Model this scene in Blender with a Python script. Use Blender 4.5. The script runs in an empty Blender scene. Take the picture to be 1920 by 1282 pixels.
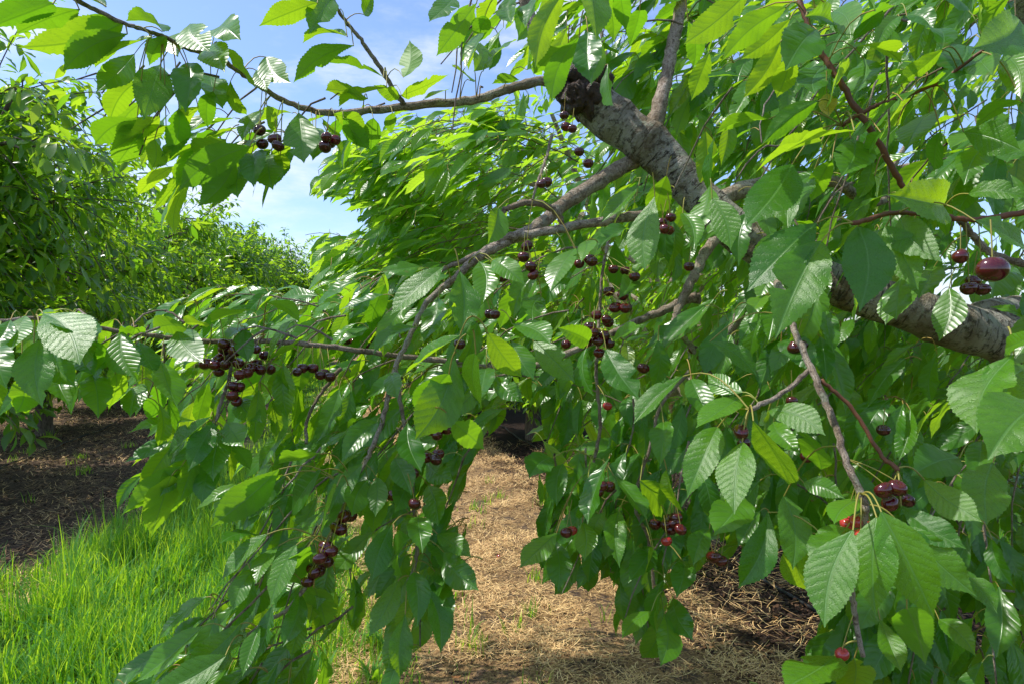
import bpy, math, random
import numpy as np
from mathutils import noise as mnoise, Vector
random.seed(7); rng = np.random.default_rng(7)
R_ = math.radians
F, CX, HY, EYE = 1280.0, 960.0, 620.0, 1.5          # lens and eye height measured from the photograph
ROW = -0.266                                        # the orchard rows drift this much in x per metre of y
sc = bpy.context.scene
COL = sc.collection
def P(px, py, d): return np.array([(px-CX)/F*d, d, EYE+(HY-py)/F*d])
def unit(v): v = np.asarray(v, float); return v/(np.linalg.norm(v, axis=-1, keepdims=True)+1e-12)
def proj(p): p = np.asarray(p); return np.stack([CX+p[..., 0]/p[..., 1]*F, HY-(p[..., 2]-EYE)/p[..., 1]*F], -1)
SUN_EL, SUN_AZ = R_(60), R_(-84)                    # azimuth from +Y, negative = to the left
SUN = np.array([math.sin(SUN_AZ)*math.cos(SUN_EL), math.cos(SUN_AZ)*math.cos(SUN_EL), math.sin(SUN_EL)])

# ------------------------------------------------------------------ node helpers
def mat_new(name):
    m = bpy.data.materials.new(name); m.use_nodes = True
    nt = m.node_tree; nt.nodes.clear()
    return m, nt
class NB:
    def __init__(s, nt): s.nt = nt
    def n(s, t, **kw):
        nd = s.nt.nodes.new(t)
        for k, v in kw.items(): setattr(nd, k, v)
        return nd
    def link(s, a, b): s.nt.links.new(a, b)
    def put(s, sock, v):
        if isinstance(v, bpy.types.NodeSocket): s.link(v, sock)
        elif v is not None: sock.default_value = v
    def math(s, op, a, b=None, c=None, clamp=False):
        nd = s.n('ShaderNodeMath', operation=op); nd.use_clamp = clamp
        s.put(nd.inputs[0], a)
        if b is not None: s.put(nd.inputs[1], b)
        if c is not None: s.put(nd.inputs[2], c)
        return nd.outputs[0]
    def mix(s, f, a, b, blend='MIX'):
        nd = s.n('ShaderNodeMix', data_type='RGBA', blend_type=blend)
        s.put(nd.inputs[0], f); s.put(nd.inputs[6], a); s.put(nd.inputs[7], b)
        return nd.outputs[2]
    def noise(s, scale, detail=4, rough=.55, vec=None, dim='3D'):
        nd = s.n('ShaderNodeTexNoise'); nd.inputs['Scale'].default_value = scale
        nd.inputs['Detail'].default_value = detail; nd.inputs['Roughness'].default_value = rough
        if vec is not None: s.link(vec, nd.inputs['Vector'])
        return nd.outputs['Fac']
    def ramp(s, f, stops):
        nd = s.n('ShaderNodeValToRGB'); cr = nd.color_ramp
        while len(cr.elements) < len(stops): cr.elements.new(.5)
        for e, (p, c) in zip(cr.elements, stops):
            e.position = p; e.color = (*c, 1) if len(c) == 3 else c
        s.put(nd.inputs[0], f); return nd.outputs[0]
    def sstep(s, x, a, b):
        nd = s.n('ShaderNodeMapRange', interpolation_type='SMOOTHSTEP')
        s.put(nd.inputs[0], x); nd.inputs[1].default_value = a; nd.inputs[2].default_value = b
        return nd.outputs[0]
    def bump(s, h, strength, dist, normal=None):
        nd = s.n('ShaderNodeBump'); nd.inputs['Strength'].default_value = strength
        nd.inputs['Distance'].default_value = dist; s.put(nd.inputs['Height'], h)
        if normal is not None: s.link(normal, nd.inputs['Normal'])
        return nd.outputs[0]
    def princ(s, base, rough, spec=.5, normal=None, **kw):
        p = s.n('ShaderNodeBsdfPrincipled')
        s.put(p.inputs['Base Color'], base); s.put(p.inputs['Roughness'], rough)
        s.put(p.inputs['Specular IOR Level'], spec)
        for k, v in kw.items(): s.put(p.inputs[k], v)
        if normal is not None: s.link(normal, p.inputs['Normal'])
        return p.outputs[0]
    def out(s, sh): o = s.n('ShaderNodeOutputMaterial'); s.link(sh, o.inputs[0])

def c4(r, g, b): return (r, g, b, 1)

def leaf_material(name, veins=True, trans=.38, top=(.038, .142, .011), top2=(.095, .26, .014), under=(.12, .28, .034),
                  tr1=(.26, .64, .012), tr2=(.66, .96, .02), rough=.17, old=(.30, .30, .03)):
    m, nt = mat_new(name); b = NB(nt)
    at = b.n('ShaderNodeAttribute', attribute_name='rnd'); r = at.outputs['Fac']
    geo = b.n('ShaderNodeNewGeometry'); back = geo.outputs['Backfacing']
    topc = b.mix(r, c4(*top), c4(*top2))
    big = b.noise(9, 2)
    topc = b.mix(b.math('MULTIPLY', b.sstep(r, .93, 1.0), .55), topc, c4(*old))
    topc = b.mix(b.math('MULTIPLY', b.sstep(big, .35, .7), .35), topc, c4(top[0]*.7, top[1]*.75, top[2]*1.1))
    undc = b.mix(r, c4(*under), c4(under[0]*1.25, under[1]*1.15, under[2]*.9))
    trc = b.mix(r, c4(*tr1), c4(*tr2))
    nrm = None
    if veins:
        uv = b.n('ShaderNodeUVMap'); sp = b.n('ShaderNodeSeparateXYZ'); b.link(uv.outputs[0], sp.inputs[0])
        u = sp.outputs[0]; y = b.math('ABSOLUTE', b.math('SUBTRACT', sp.outputs[1], .5))
        sgn = b.math('SIGN', b.math('SUBTRACT', sp.outputs[1], .5))
        wob = b.noise(30, 1)
        ph = b.math('MULTIPLY', b.math('SUBTRACT', u, b.math('MULTIPLY', y, .62)), 11.0)
        ph = b.math('ADD', ph, b.math('MULTIPLY', b.math('MULTIPLY', y, y), -9.0))
        ph = b.math('ADD', ph, b.math('MULTIPLY', sgn, .22))
        ph = b.math('ADD', ph, b.math('MULTIPLY', wob, .9))
        ph = b.math('ADD', b.math('MULTIPLY', ph, b.math('ADD', .82, b.math('MULTIPLY', r, .3))), r)
        fr = b.math('FRACT', b.math('ADD', ph, 20.0))
        dv = b.math('ABSOLUTE', b.math('SUBTRACT', fr, .5))            # .5 at the vein, 0 between
        vein = b.sstep(dv, .40, .5)
        fade = b.math('SUBTRACT', 1.0, b.sstep(y, .10, .26))
        vein = b.math('MULTIPLY', vein, b.math('ADD', b.math('MULTIPLY', fade, .7), .3))
        mid = b.math('SUBTRACT', 1.0, b.sstep(y, .004, .013))
        allv = b.math('MAXIMUM', b.math('MULTIPLY', vein, .5), mid)
        topc = b.mix(b.math('MULTIPLY', allv, .8), topc, c4(.15, .34, .07))
        undc = b.mix(b.math('MULTIPLY', allv, .6), undc, c4(.22, .38, .12))
        dark = b.mix(b.math('MULTIPLY', allv, .5), trc, c4(.10, .30, .01))
        trc = dark
        quilt = b.math('SUBTRACT', 1.0, b.math('POWER', b.math('MULTIPLY', dv, 2.0), 2.6))
        quilt = b.math('MULTIPLY', quilt, b.sstep(y, .0, .05))
        topc = b.mix(b.math('MULTIPLY', b.math('SUBTRACT', 1.0, quilt), .3), topc, c4(top[0]*.5, top[1]*.55, top[2]*.6))
        fine = b.noise(420, 3, .6)
        h = b.math('ADD', quilt, b.math('MULTIPLY', fine, .5))
        h = b.math('SUBTRACT', h, b.math('MULTIPLY', mid, .9))
        nrm = b.bump(h, .5, .0006)
        # a few blemished leaves: small brownish specks
        sp_n = b.noise(160, 2, .5)
        speck = b.math('MULTIPLY', b.sstep(sp_n, .66, .72), b.sstep(b.noise(5.1, 1), .46, .60))
        topc = b.mix(b.math('MULTIPLY', speck, .6), topc, c4(.16, .13, .04))
    col = b.mix(back, topc, undc)
    ro = b.math('ADD', b.math('MULTIPLY', back, .25), b.math('ADD', rough, b.math('MULTIPLY', b.noise(25, 3), .24)))
    pr = b.princ(col, ro, .52, nrm)
    tl = b.n('ShaderNodeBsdfTranslucent'); b.link(trc, tl.inputs[0])
    if nrm is not None: b.link(nrm, tl.inputs['Normal'])
    mx = b.n('ShaderNodeMixShader'); mx.inputs[0].default_value = trans
    b.link(pr, mx.inputs[1]); b.link(tl.outputs[0], mx.inputs[2]); b.out(mx.outputs[0])
    return m
M = {}
M['leaf'] = leaf_material('cherry leaf')
M['leaf_mid'] = leaf_material('cherry leaf further off', veins=True, trans=.5, top=(.034,.135,.012), top2=(.09,.26,.015), under=(.13,.30,.04), tr1=(.34,.72,.02), tr2=(.66,.94,.04))
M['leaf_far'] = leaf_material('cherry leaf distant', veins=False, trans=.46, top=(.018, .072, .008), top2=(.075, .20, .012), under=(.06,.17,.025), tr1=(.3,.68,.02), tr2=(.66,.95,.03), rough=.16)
M['leaf_yellow'] = leaf_material('yellowing leaf', top=(.55, .42, .03), top2=(.6, .5, .04), under=(.5, .42, .05), tr1=(.7, .55, .03), tr2=(.8, .6, .03))
M['grass'] = leaf_material('grass blade', veins=False, trans=.45, top=(.065, .24, .014), top2=(.36, .64, .04), old=(.62, .52, .20), under=(.05, .2, .025),
                           tr1=(.26, .62, .01), tr2=(.72, .97, .04), rough=.28)

def simple(name, c1, c2, scale, rough=.8, bumpd=0.0, spec=.3, attr=False, coat=0):
    m, nt = mat_new(name); b = NB(nt)
    if attr: f = b.n('ShaderNodeAttribute', attribute_name='rnd').outputs['Fac']
    else: f = b.noise(scale, 5, .6)
    col = b.mix(b.sstep(f, .3, .7) if not attr else f, c4(*c1), c4(*c2))
    nrm = b.bump(b.noise(scale*2, 4), .6, bumpd) if bumpd else None
    b.out(b.princ(col, rough, spec, nrm)); return m
M['stalk'] = simple('green leaf stalk', (.22, .30, .05), (.34, .20, .05), 40, .5)
M['straw'] = simple('dry straw', (.40, .205, .07), (1.0, .70, .33), 10, .7, attr=True)
M['chips'] = simple('mulch chips', (.022, .014, .010), (.14, .07, .035), 10, .85, attr=True)
M['deadleaf'] = simple('dead leaf', (.26, .10, .03), (.42, .2, .07), 30, .6, .002)
M['twig_red'] = simple('young reddish twig', (.22, .075, .03), (.12, .06, .035), 60, .5, .0006)
M['hose'] = simple('black irrigation hose', (.012, .012, .013), (.02, .02, .022), 30, .45)

def bark_material(name, c_dark, c_mid, c_light, sc_=1.0):
    m, nt = mat_new(name); b = NB(nt)
    tc = b.n('ShaderNodeUVMap').outputs[0]           # u along the branch in metres, v around
    mp = b.n('ShaderNodeMapping'); b.link(tc, mp.inputs[0]); mp.inputs['Scale'].default_value = (150*sc_, 7*sc_, 1)
    len_ = b.noise(1.0, 3, .6, mp.outputs[0])        # lenticels: short streaks round the limb
    mp2 = b.n('ShaderNodeMapping'); b.link(tc, mp2.inputs[0]); mp2.inputs['Scale'].default_value = (34*sc_, 3.5*sc_, 1)
    band = b.noise(1.0, 5, .7, mp2.outputs[0])
    obj = b.n('ShaderNodeTexCoord').outputs['Object']
    patch = b.noise(11, 5, .62, obj); patch2 = b.noise(70, 5, .75, obj); grain = b.noise(260, 3, .7, obj)
    col = b.mix(b.sstep(patch, .38, .62), c4(*c_mid), c4(*c_light))
    col = b.mix(b.math('MULTIPLY', b.sstep(band, .48, .6), .7), col, c4(*[x*1.25 for x in c_light]))
    col = b.mix(b.math('MULTIPLY', b.sstep(len_, .56, .63), .8), col, c4(*c_dark))
    col = b.mix(b.math('MULTIPLY', b.sstep(patch2, .50, .62), .8), col, c4(*c_dark))
    col = b.mix(b.math('MULTIPLY', b.sstep(b.noise(6, 3, .5, obj), .45, .62), .5), col, c4(.17, .12, .06))
    lich = b.math('MULTIPLY', b.sstep(b.noise(26, 4, .7, obj), .58, .66), .6)
    col = b.mix(lich, col, c4(.34, .36, .25))
    h = b.math('ADD', b.math('MULTIPLY', band, 1.5), b.math('ADD', b.math('MULTIPLY', patch2, .8), b.math('MULTIPLY', grain, .35)))
    h = b.math('SUBTRACT', h, b.math('MULTIPLY', b.sstep(len_, .55, .7), .35))
    b.out(b.princ(col, .72, .28, b.bump(h, 1.0, .011/sc_)))
    return m
M['bark'] = bark_material('cherry bark', (.030, .020, .013), (.175, .125, .07), (.37, .34, .28))
M['bark_thin'] = bark_material('cherry branch bark', (.12, .08, .055), (.30, .22, .155), (.48, .40, .32), 2.5)
M['bark_far'] = simple('orchard trunk bark', (.07, .05, .035), (.17, .13, .10), 14, .85, .01)
M['gum'] = simple('dark gum on a pruning wound', (.012, .008, .006), (.10, .048, .018), 38, .42, .012, .5)

def cherry_material(name, c1, c2):
    m, nt = mat_new(name); b = NB(nt)
    oi = b.n('ShaderNodeObjectInfo').outputs['Random']
    col = b.mix(oi, c4(*c1), c4(*c2))
    col = b.mix(b.sstep(b.noise(60, 2), .45, .75), col, c4(c2[0]*1.4, c2[1], c2[2]))
    b.out(b.princ(col, .13, .6, None, **{'Subsurface Weight': .0, 'Coat Weight': .35, 'Coat Roughness': .05})); return m
M['cherry'] = cherry_material('ripe dark cherry', (.022, .003, .004), (.10, .007, .008))
M['cherry_red'] = cherry_material('red cherry', (.28, .012, .014), (.45, .04, .04))

# ------------------------------------------------------------------ mesh writer
def write_mesh(name, V, Q, mats, uv=None, rnd=None, midx=None, smooth=True):
    me = bpy.data.meshes.new(name)
    V = np.ascontiguousarray(V, np.float32); Q = np.ascontiguousarray(Q, np.int32)
    me.vertices.add(len(V)); me.vertices.foreach_set('co', V.ravel())
    me.loops.add(Q.size); me.loops.foreach_set('vertex_index', Q.ravel())
    me.polygons.add(len(Q)); me.polygons.foreach_set('loop_start', np.arange(0, Q.size, Q.shape[1], dtype=np.int32))
    if uv is not None:
        l = me.uv_layers.new(name='UVMap'); l.data.foreach_set('uv', np.ascontiguousarray(uv[Q.ravel()], np.float32).ravel())
    if rnd is not None:
        a = me.attributes.new('rnd', 'FLOAT', 'POINT'); a.data.foreach_set('value', np.ascontiguousarray(rnd, np.float32))
    for m in mats: me.materials.append(m)
    if midx is not None: me.polygons.foreach_set('material_index', np.ascontiguousarray(midx, np.int32))
    me.polygons.foreach_set('use_smooth', np.full(len(Q), smooth))
    me.update(calc_edges=True); me.validate(); return me
def link(name, me, parent=None, **props):
    o = bpy.data.objects.new(name, me); COL.objects.link(o)
    if parent is not None: o.parent = parent
    for k, v in props.items(): o[k] = v
    return o
class Geo:                                           # quads gathered into one mesh
    def __init__(s): s.V = []; s.Q = []; s.U = []; s.R = []; s.M = []; s.k = 0
    def add(s, V, Q, U=None, R=None, mi=0):
        s.V.append(V); s.Q.append(Q+s.k); s.k += len(V)
        s.U.append(U if U is not None else np.zeros((len(V), 2))); s.R.append(R if R is not None else np.full(len(V), .5))
        s.M.append(np.full(len(Q), mi))
    def mesh(s, name, mats, smooth=True):
        return write_mesh(name, np.concatenate(s.V), np.concatenate(s.Q), mats, np.concatenate(s.U), np.concatenate(s.R), np.concatenate(s.M), smooth)

# ------------------------------------------------------------------ tubes
def catmull(pts, n):
    pts = np.asarray(pts, float); k = len(pts)
    if k == 2: t = np.linspace(0, 1, n)[:, None]; return pts[0]*(1-t)+pts[1]*t
    P0 = np.vstack([2*pts[0]-pts[1], pts, 2*pts[-1]-pts[-2]])
    t = np.linspace(0, k-1-1e-9, n); i = t.astype(int); f = (t-i)[:, None]
    a, b, c, d = P0[i], P0[i+1], P0[i+2], P0[i+3]
    return .5*((2*b)+(-a+c)*f+(2*a-5*b+4*c-d)*f*f+(-a+3*b-3*c+d)*f**3)
def tube(path, rad, sides=8, rough=0.0, seed=0, cap=False):
    path = np.asarray(path, float); n = len(path); rad = np.broadcast_to(rad, n).astype(float)
    T = unit(np.gradient(path, axis=0))
    ref = np.array([0, 0, 1.]) if abs(T[0][2]) < .9 else np.array([1., 0, 0])
    N = np.zeros_like(T); N[0] = unit(ref-T[0]*np.dot(ref, T[0]))
    for i in range(1, n):
        v = N[i-1]-T[i]*np.dot(N[i-1], T[i]); N[i] = unit(v)
    B = np.cross(T, N)
    a = np.linspace(0, 2*np.pi, sides+1)               # last column repeats the first: clean UVs
    ring = N[:, None, :]*np.cos(a)[None, :, None]+B[:, None, :]*np.sin(a)[None, :, None]
    rr = rad[:, None]*np.ones(sides+1)[None, :]
    if rough:
        for i in range(n):
            for j in range(sides):
                p = path[i]+ring[i, j]*rad[i]
                rr[i, j] *= 1+rough*(mnoise.fractal(Vector(p*14+seed), .8, 2.1, 4))
            rr[i, sides] = rr[i, 0]
    V = path[:, None, :]+ring*rr[..., None]
    s = np.concatenate([[0], np.cumsum(np.linalg.norm(np.diff(path, axis=0), axis=1))])
    U = np.stack([np.repeat(s[:, None], sides+1, 1), np.repeat((a/(2*np.pi))[None], n, 0)], -1)
    i, j = np.meshgrid(np.arange(n-1), np.arange(sides), indexing='ij'); b = i*(sides+1)+j
    Q = np.stack([b, b+1, b+sides+2, b+sides+1], -1).reshape(-1, 4)
    V = V.reshape(-1, 3); U = U.reshape(-1, 2)
    if cap:
        for e, st in ((0, 0), (n-1, (n-1)*(sides+1))):
            V = np.vstack([V, path[e]+(T[e]*(.25 if e else -.25)*rad[e])]); U = np.vstack([U, U[st]]); c = len(V)-1
            q = [[st+j+1, st+j, c, c] if e == 0 else [st+j, st+j+1, c, c] for j in range(sides)]
            q = [[x[0], x[1], c, x[0]] for x in q]
            # fan as quads over pairs of edges
            q = [[st+j, st+j+1, st+j+2, c] if e else [st+j+2, st+j+1, st+j, c] for j in range(0, sides, 2)]
            Q = np.vstack([Q, q])
    return V, Q, U

# ------------------------------------------------------------------ leaves
PU = [0, .02, .06, .14, .26, .40, .52, .64, .76, .85, .91, .96, 1.0]
PW = [.012, .06, .15, .29, .43, .50, .495, .435, .31, .17, .075, .03, .003]
def leaf_block(B, T, N, wf, bend, fold, wave, ph, nu, nv, serr, rnd, cup=None):
    """K leaves at once: blade base B, tip T, upper side N. Returns V,Q,U,R."""
    K = len(B); u = np.linspace(0, 1, nu+1); w = np.interp(u, PU, PW)
    pw_ = .98+.40*((np.sin(ph*37.7)+1)/2); wK = np.interp(u[None]**pw_[:, None], PU, PW)*(1+.05*np.sin(9*u[None]+ph[:, None]*2))
    v = np.linspace(-1, 1, nv+1)
    X = T-B; L = np.linalg.norm(X, axis=1); X = X/L[:, None]
    Z = unit(N-X*np.sum(N*X, 1, keepdims=True)); Y = np.cross(Z, X)
    b = np.where(np.abs(bend) < .02, .02, bend)[:, None]
    th = b*u[None]; x = np.sin(th)/b; z = -(1-np.cos(th))/b
    ch = np.hypot(np.sin(b)/b, (1-np.cos(b))/b); ca = np.cos(b/2); sa = np.sin(b/2)
    cx, cz = (x*ca-z*sa)/ch, (x*sa+z*ca)/ch           # chord on the local x axis
    nx, nz = np.sin(th-b/2), np.cos(th-b/2)           # local blade normal
    av = np.abs(v)[None, None, :]; sv = v[None, None, :]
    W = wK[:, :, None]*wf[:, None, None]
    # insect-bitten margins on some of them: a notch on one side
    hb = (np.sin(ph*91.3)+1)/2; u0_ = .25+.55*((np.sin(ph*53.1)+1)/2); dep = np.where(hb > .72, .25+.5*((np.sin(ph*71.7)+1)/2), 0.)
    notch = 1-dep[:, None]*np.exp(-((u[None]-u0_[:, None])/.035)**4)
    sd_ = np.where(np.sin(ph*17.9) > 0, 1., -1.)[:, None, None]
    W = W*np.where(sv*sd_ > 0, notch[:, :, None], 1.)            # half width / L
    f = fold[:, None, None]*(1-.35*u[None, :, None])
    yy = W*av*np.cos(f)*np.sign(sv); zz = W*(av*np.sin(f)-.28*av*av*np.sin(f)*1.0)
    side = np.where(sv >= 0, 1.0, 0.0)
    zz = zz+wave[:, None, None]*av**1.5*np.sin(2*np.pi*(2.1+ .5*side)*u[None, :, None]+ph[:, None, None]+2.3*side)*np.minimum(1, W*4)
    # second, finer ripple of the margin
    zz = zz+.35*wave[:, None, None]*av**2*np.sin(2*np.pi*5.3*u[None, :, None]+ph[:, None, None]*1.7+1.1*side)*np.minimum(1, W*4)
    sx = np.zeros((1, nu+1, nv+1))
    if serr:
        tooth = (np.arange(nu+1) % 2)*1.0; tooth[0] = tooth[-1] = 0
        amp = serr*tooth*np.minimum(1, w*4)
        yy[:, :, 0] -= amp[None]; yy[:, :, -1] += amp[None]
        sx[:, :, 0] = sx[:, :, -1] = (amp*.7)[None]
    # blade twisting along its length
    tw_ = (.34*np.sin(ph*5.3))[:, None]*(u[None]-.5); ct, st_ = np.cos(tw_)[:, :, None], np.sin(tw_)[:, :, None]
    yy, zz = yy*ct-zz*st_, yy*st_+zz*ct
    # sideways sweep of the midrib
    sweep = (.085*np.sin(ph*3.1))[:, None, None]*np.sin(np.pi*u)[None, :, None]
    lx = cx[:, :, None]+nx[:, :, None]*zz+sx; lz = cz[:, :, None]+nz[:, :, None]*zz; ly = yy+sweep
    V = B[:, None, None]+L[:, None, None, None]*(lx[..., None]*X[:, None, None]+ly[..., None]*Y[:, None, None]+lz[..., None]*Z[:, None, None])
    U = np.stack([np.broadcast_to(u[None, :, None], ly.shape), .5+(W*sv)], -1)
    i, j = np.meshgrid(np.arange(nu), np.arange(nv), indexing='ij'); q = i*(nv+1)+j
    q = np.stack([q, q+nv+1, q+nv+2, q+1], -1).reshape(-1, 4)
    n1 = (nu+1)*(nv+1)
    Q = (q[None]+(np.arange(K)*n1)[:, None, None]).reshape(-1, 4)
    return V.reshape(-1, 3), Q, U.reshape(-1, 2), np.repeat(rnd, n1)
def thin_stalks(A, Bp, r0, r1, sag=.18, seg=4, sides=4):
    """K curved stalks from A to Bp."""
    K = len(A); t = np.linspace(0, 1, seg+1)
    D = Bp-A; L = np.linalg.norm(D, axis=1)[:, None, None]
    up = np.array([0, 0, 1.])
    path = A[:, None]+D[:, None]*t[None, :, None]+up*(np.sin(np.pi*t)*sag)[None, :, None]*L
    T = unit(np.gradient(path, axis=1)); ref = np.where(np.abs(T[:, :1, 2:3]) > .95, np.array([1., 0, 0]), up)
    N = unit(np.cross(T, ref)); Bn = np.cross(T, N)
    a = np.arange(sides)*2*np.pi/sides
    r = (r0*(1-t)+r1*t)[None, :, None, None]
    if np.ndim(r0): r = r
    V = path[:, :, None]+r*(N[:, :, None]*np.cos(a)[None, None, :, None]+Bn[:, :, None]*np.sin(a)[None, None, :, None])
    i, j = np.meshgrid(np.arange(seg), np.arange(sides), indexing='ij')
    q = np.stack([i*sides+j, i*sides+(j+1) % sides, (i+1)*sides+(j+1) % sides, (i+1)*sides+j], -1).reshape(-1, 4)
    n1 = (seg+1)*sides
    return V.reshape(-1, 3), (q[None]+(np.arange(K)*n1)[:, None, None]).reshape(-1, 4)

class Leaves:                                        # a list of leaves waiting to be meshed
    def __init__(s): s.a = []
    def add(s, B, T, N, node, wf=1., bend=None, fold=None, rnd=None, wave=None):
        s.a.append((B, T, N, node, wf, rng.uniform(-.05, .95) if bend is None else bend, rng.uniform(.05, .75) if fold is None else fold,
                    rng.uniform(.008, .036) if wave is None else wave, rng.uniform(0, 6.28), rng.random() if rnd is None else rnd))
    def arrays(s, idx=None):
        a = s.a if idx is None else [s.a[i] for i in idx]
        g = lambda k: np.array([x[k] for x in a], float)
        return [g(k) for k in range(10)]

def inside(poly, p):
    x, y = p[..., 0], p[..., 1]; r = np.zeros(x.shape, bool); n = len(poly); j = n-1
    for i in range(n):
        xi, yi = poly[i]; xj, yj = poly[j]
        r ^= ((yi > y) != (yj > y)) & (x < (xj-xi)*(y-yi)/(yj-yi+1e-9)+xi)
        j = i
    return r
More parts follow.
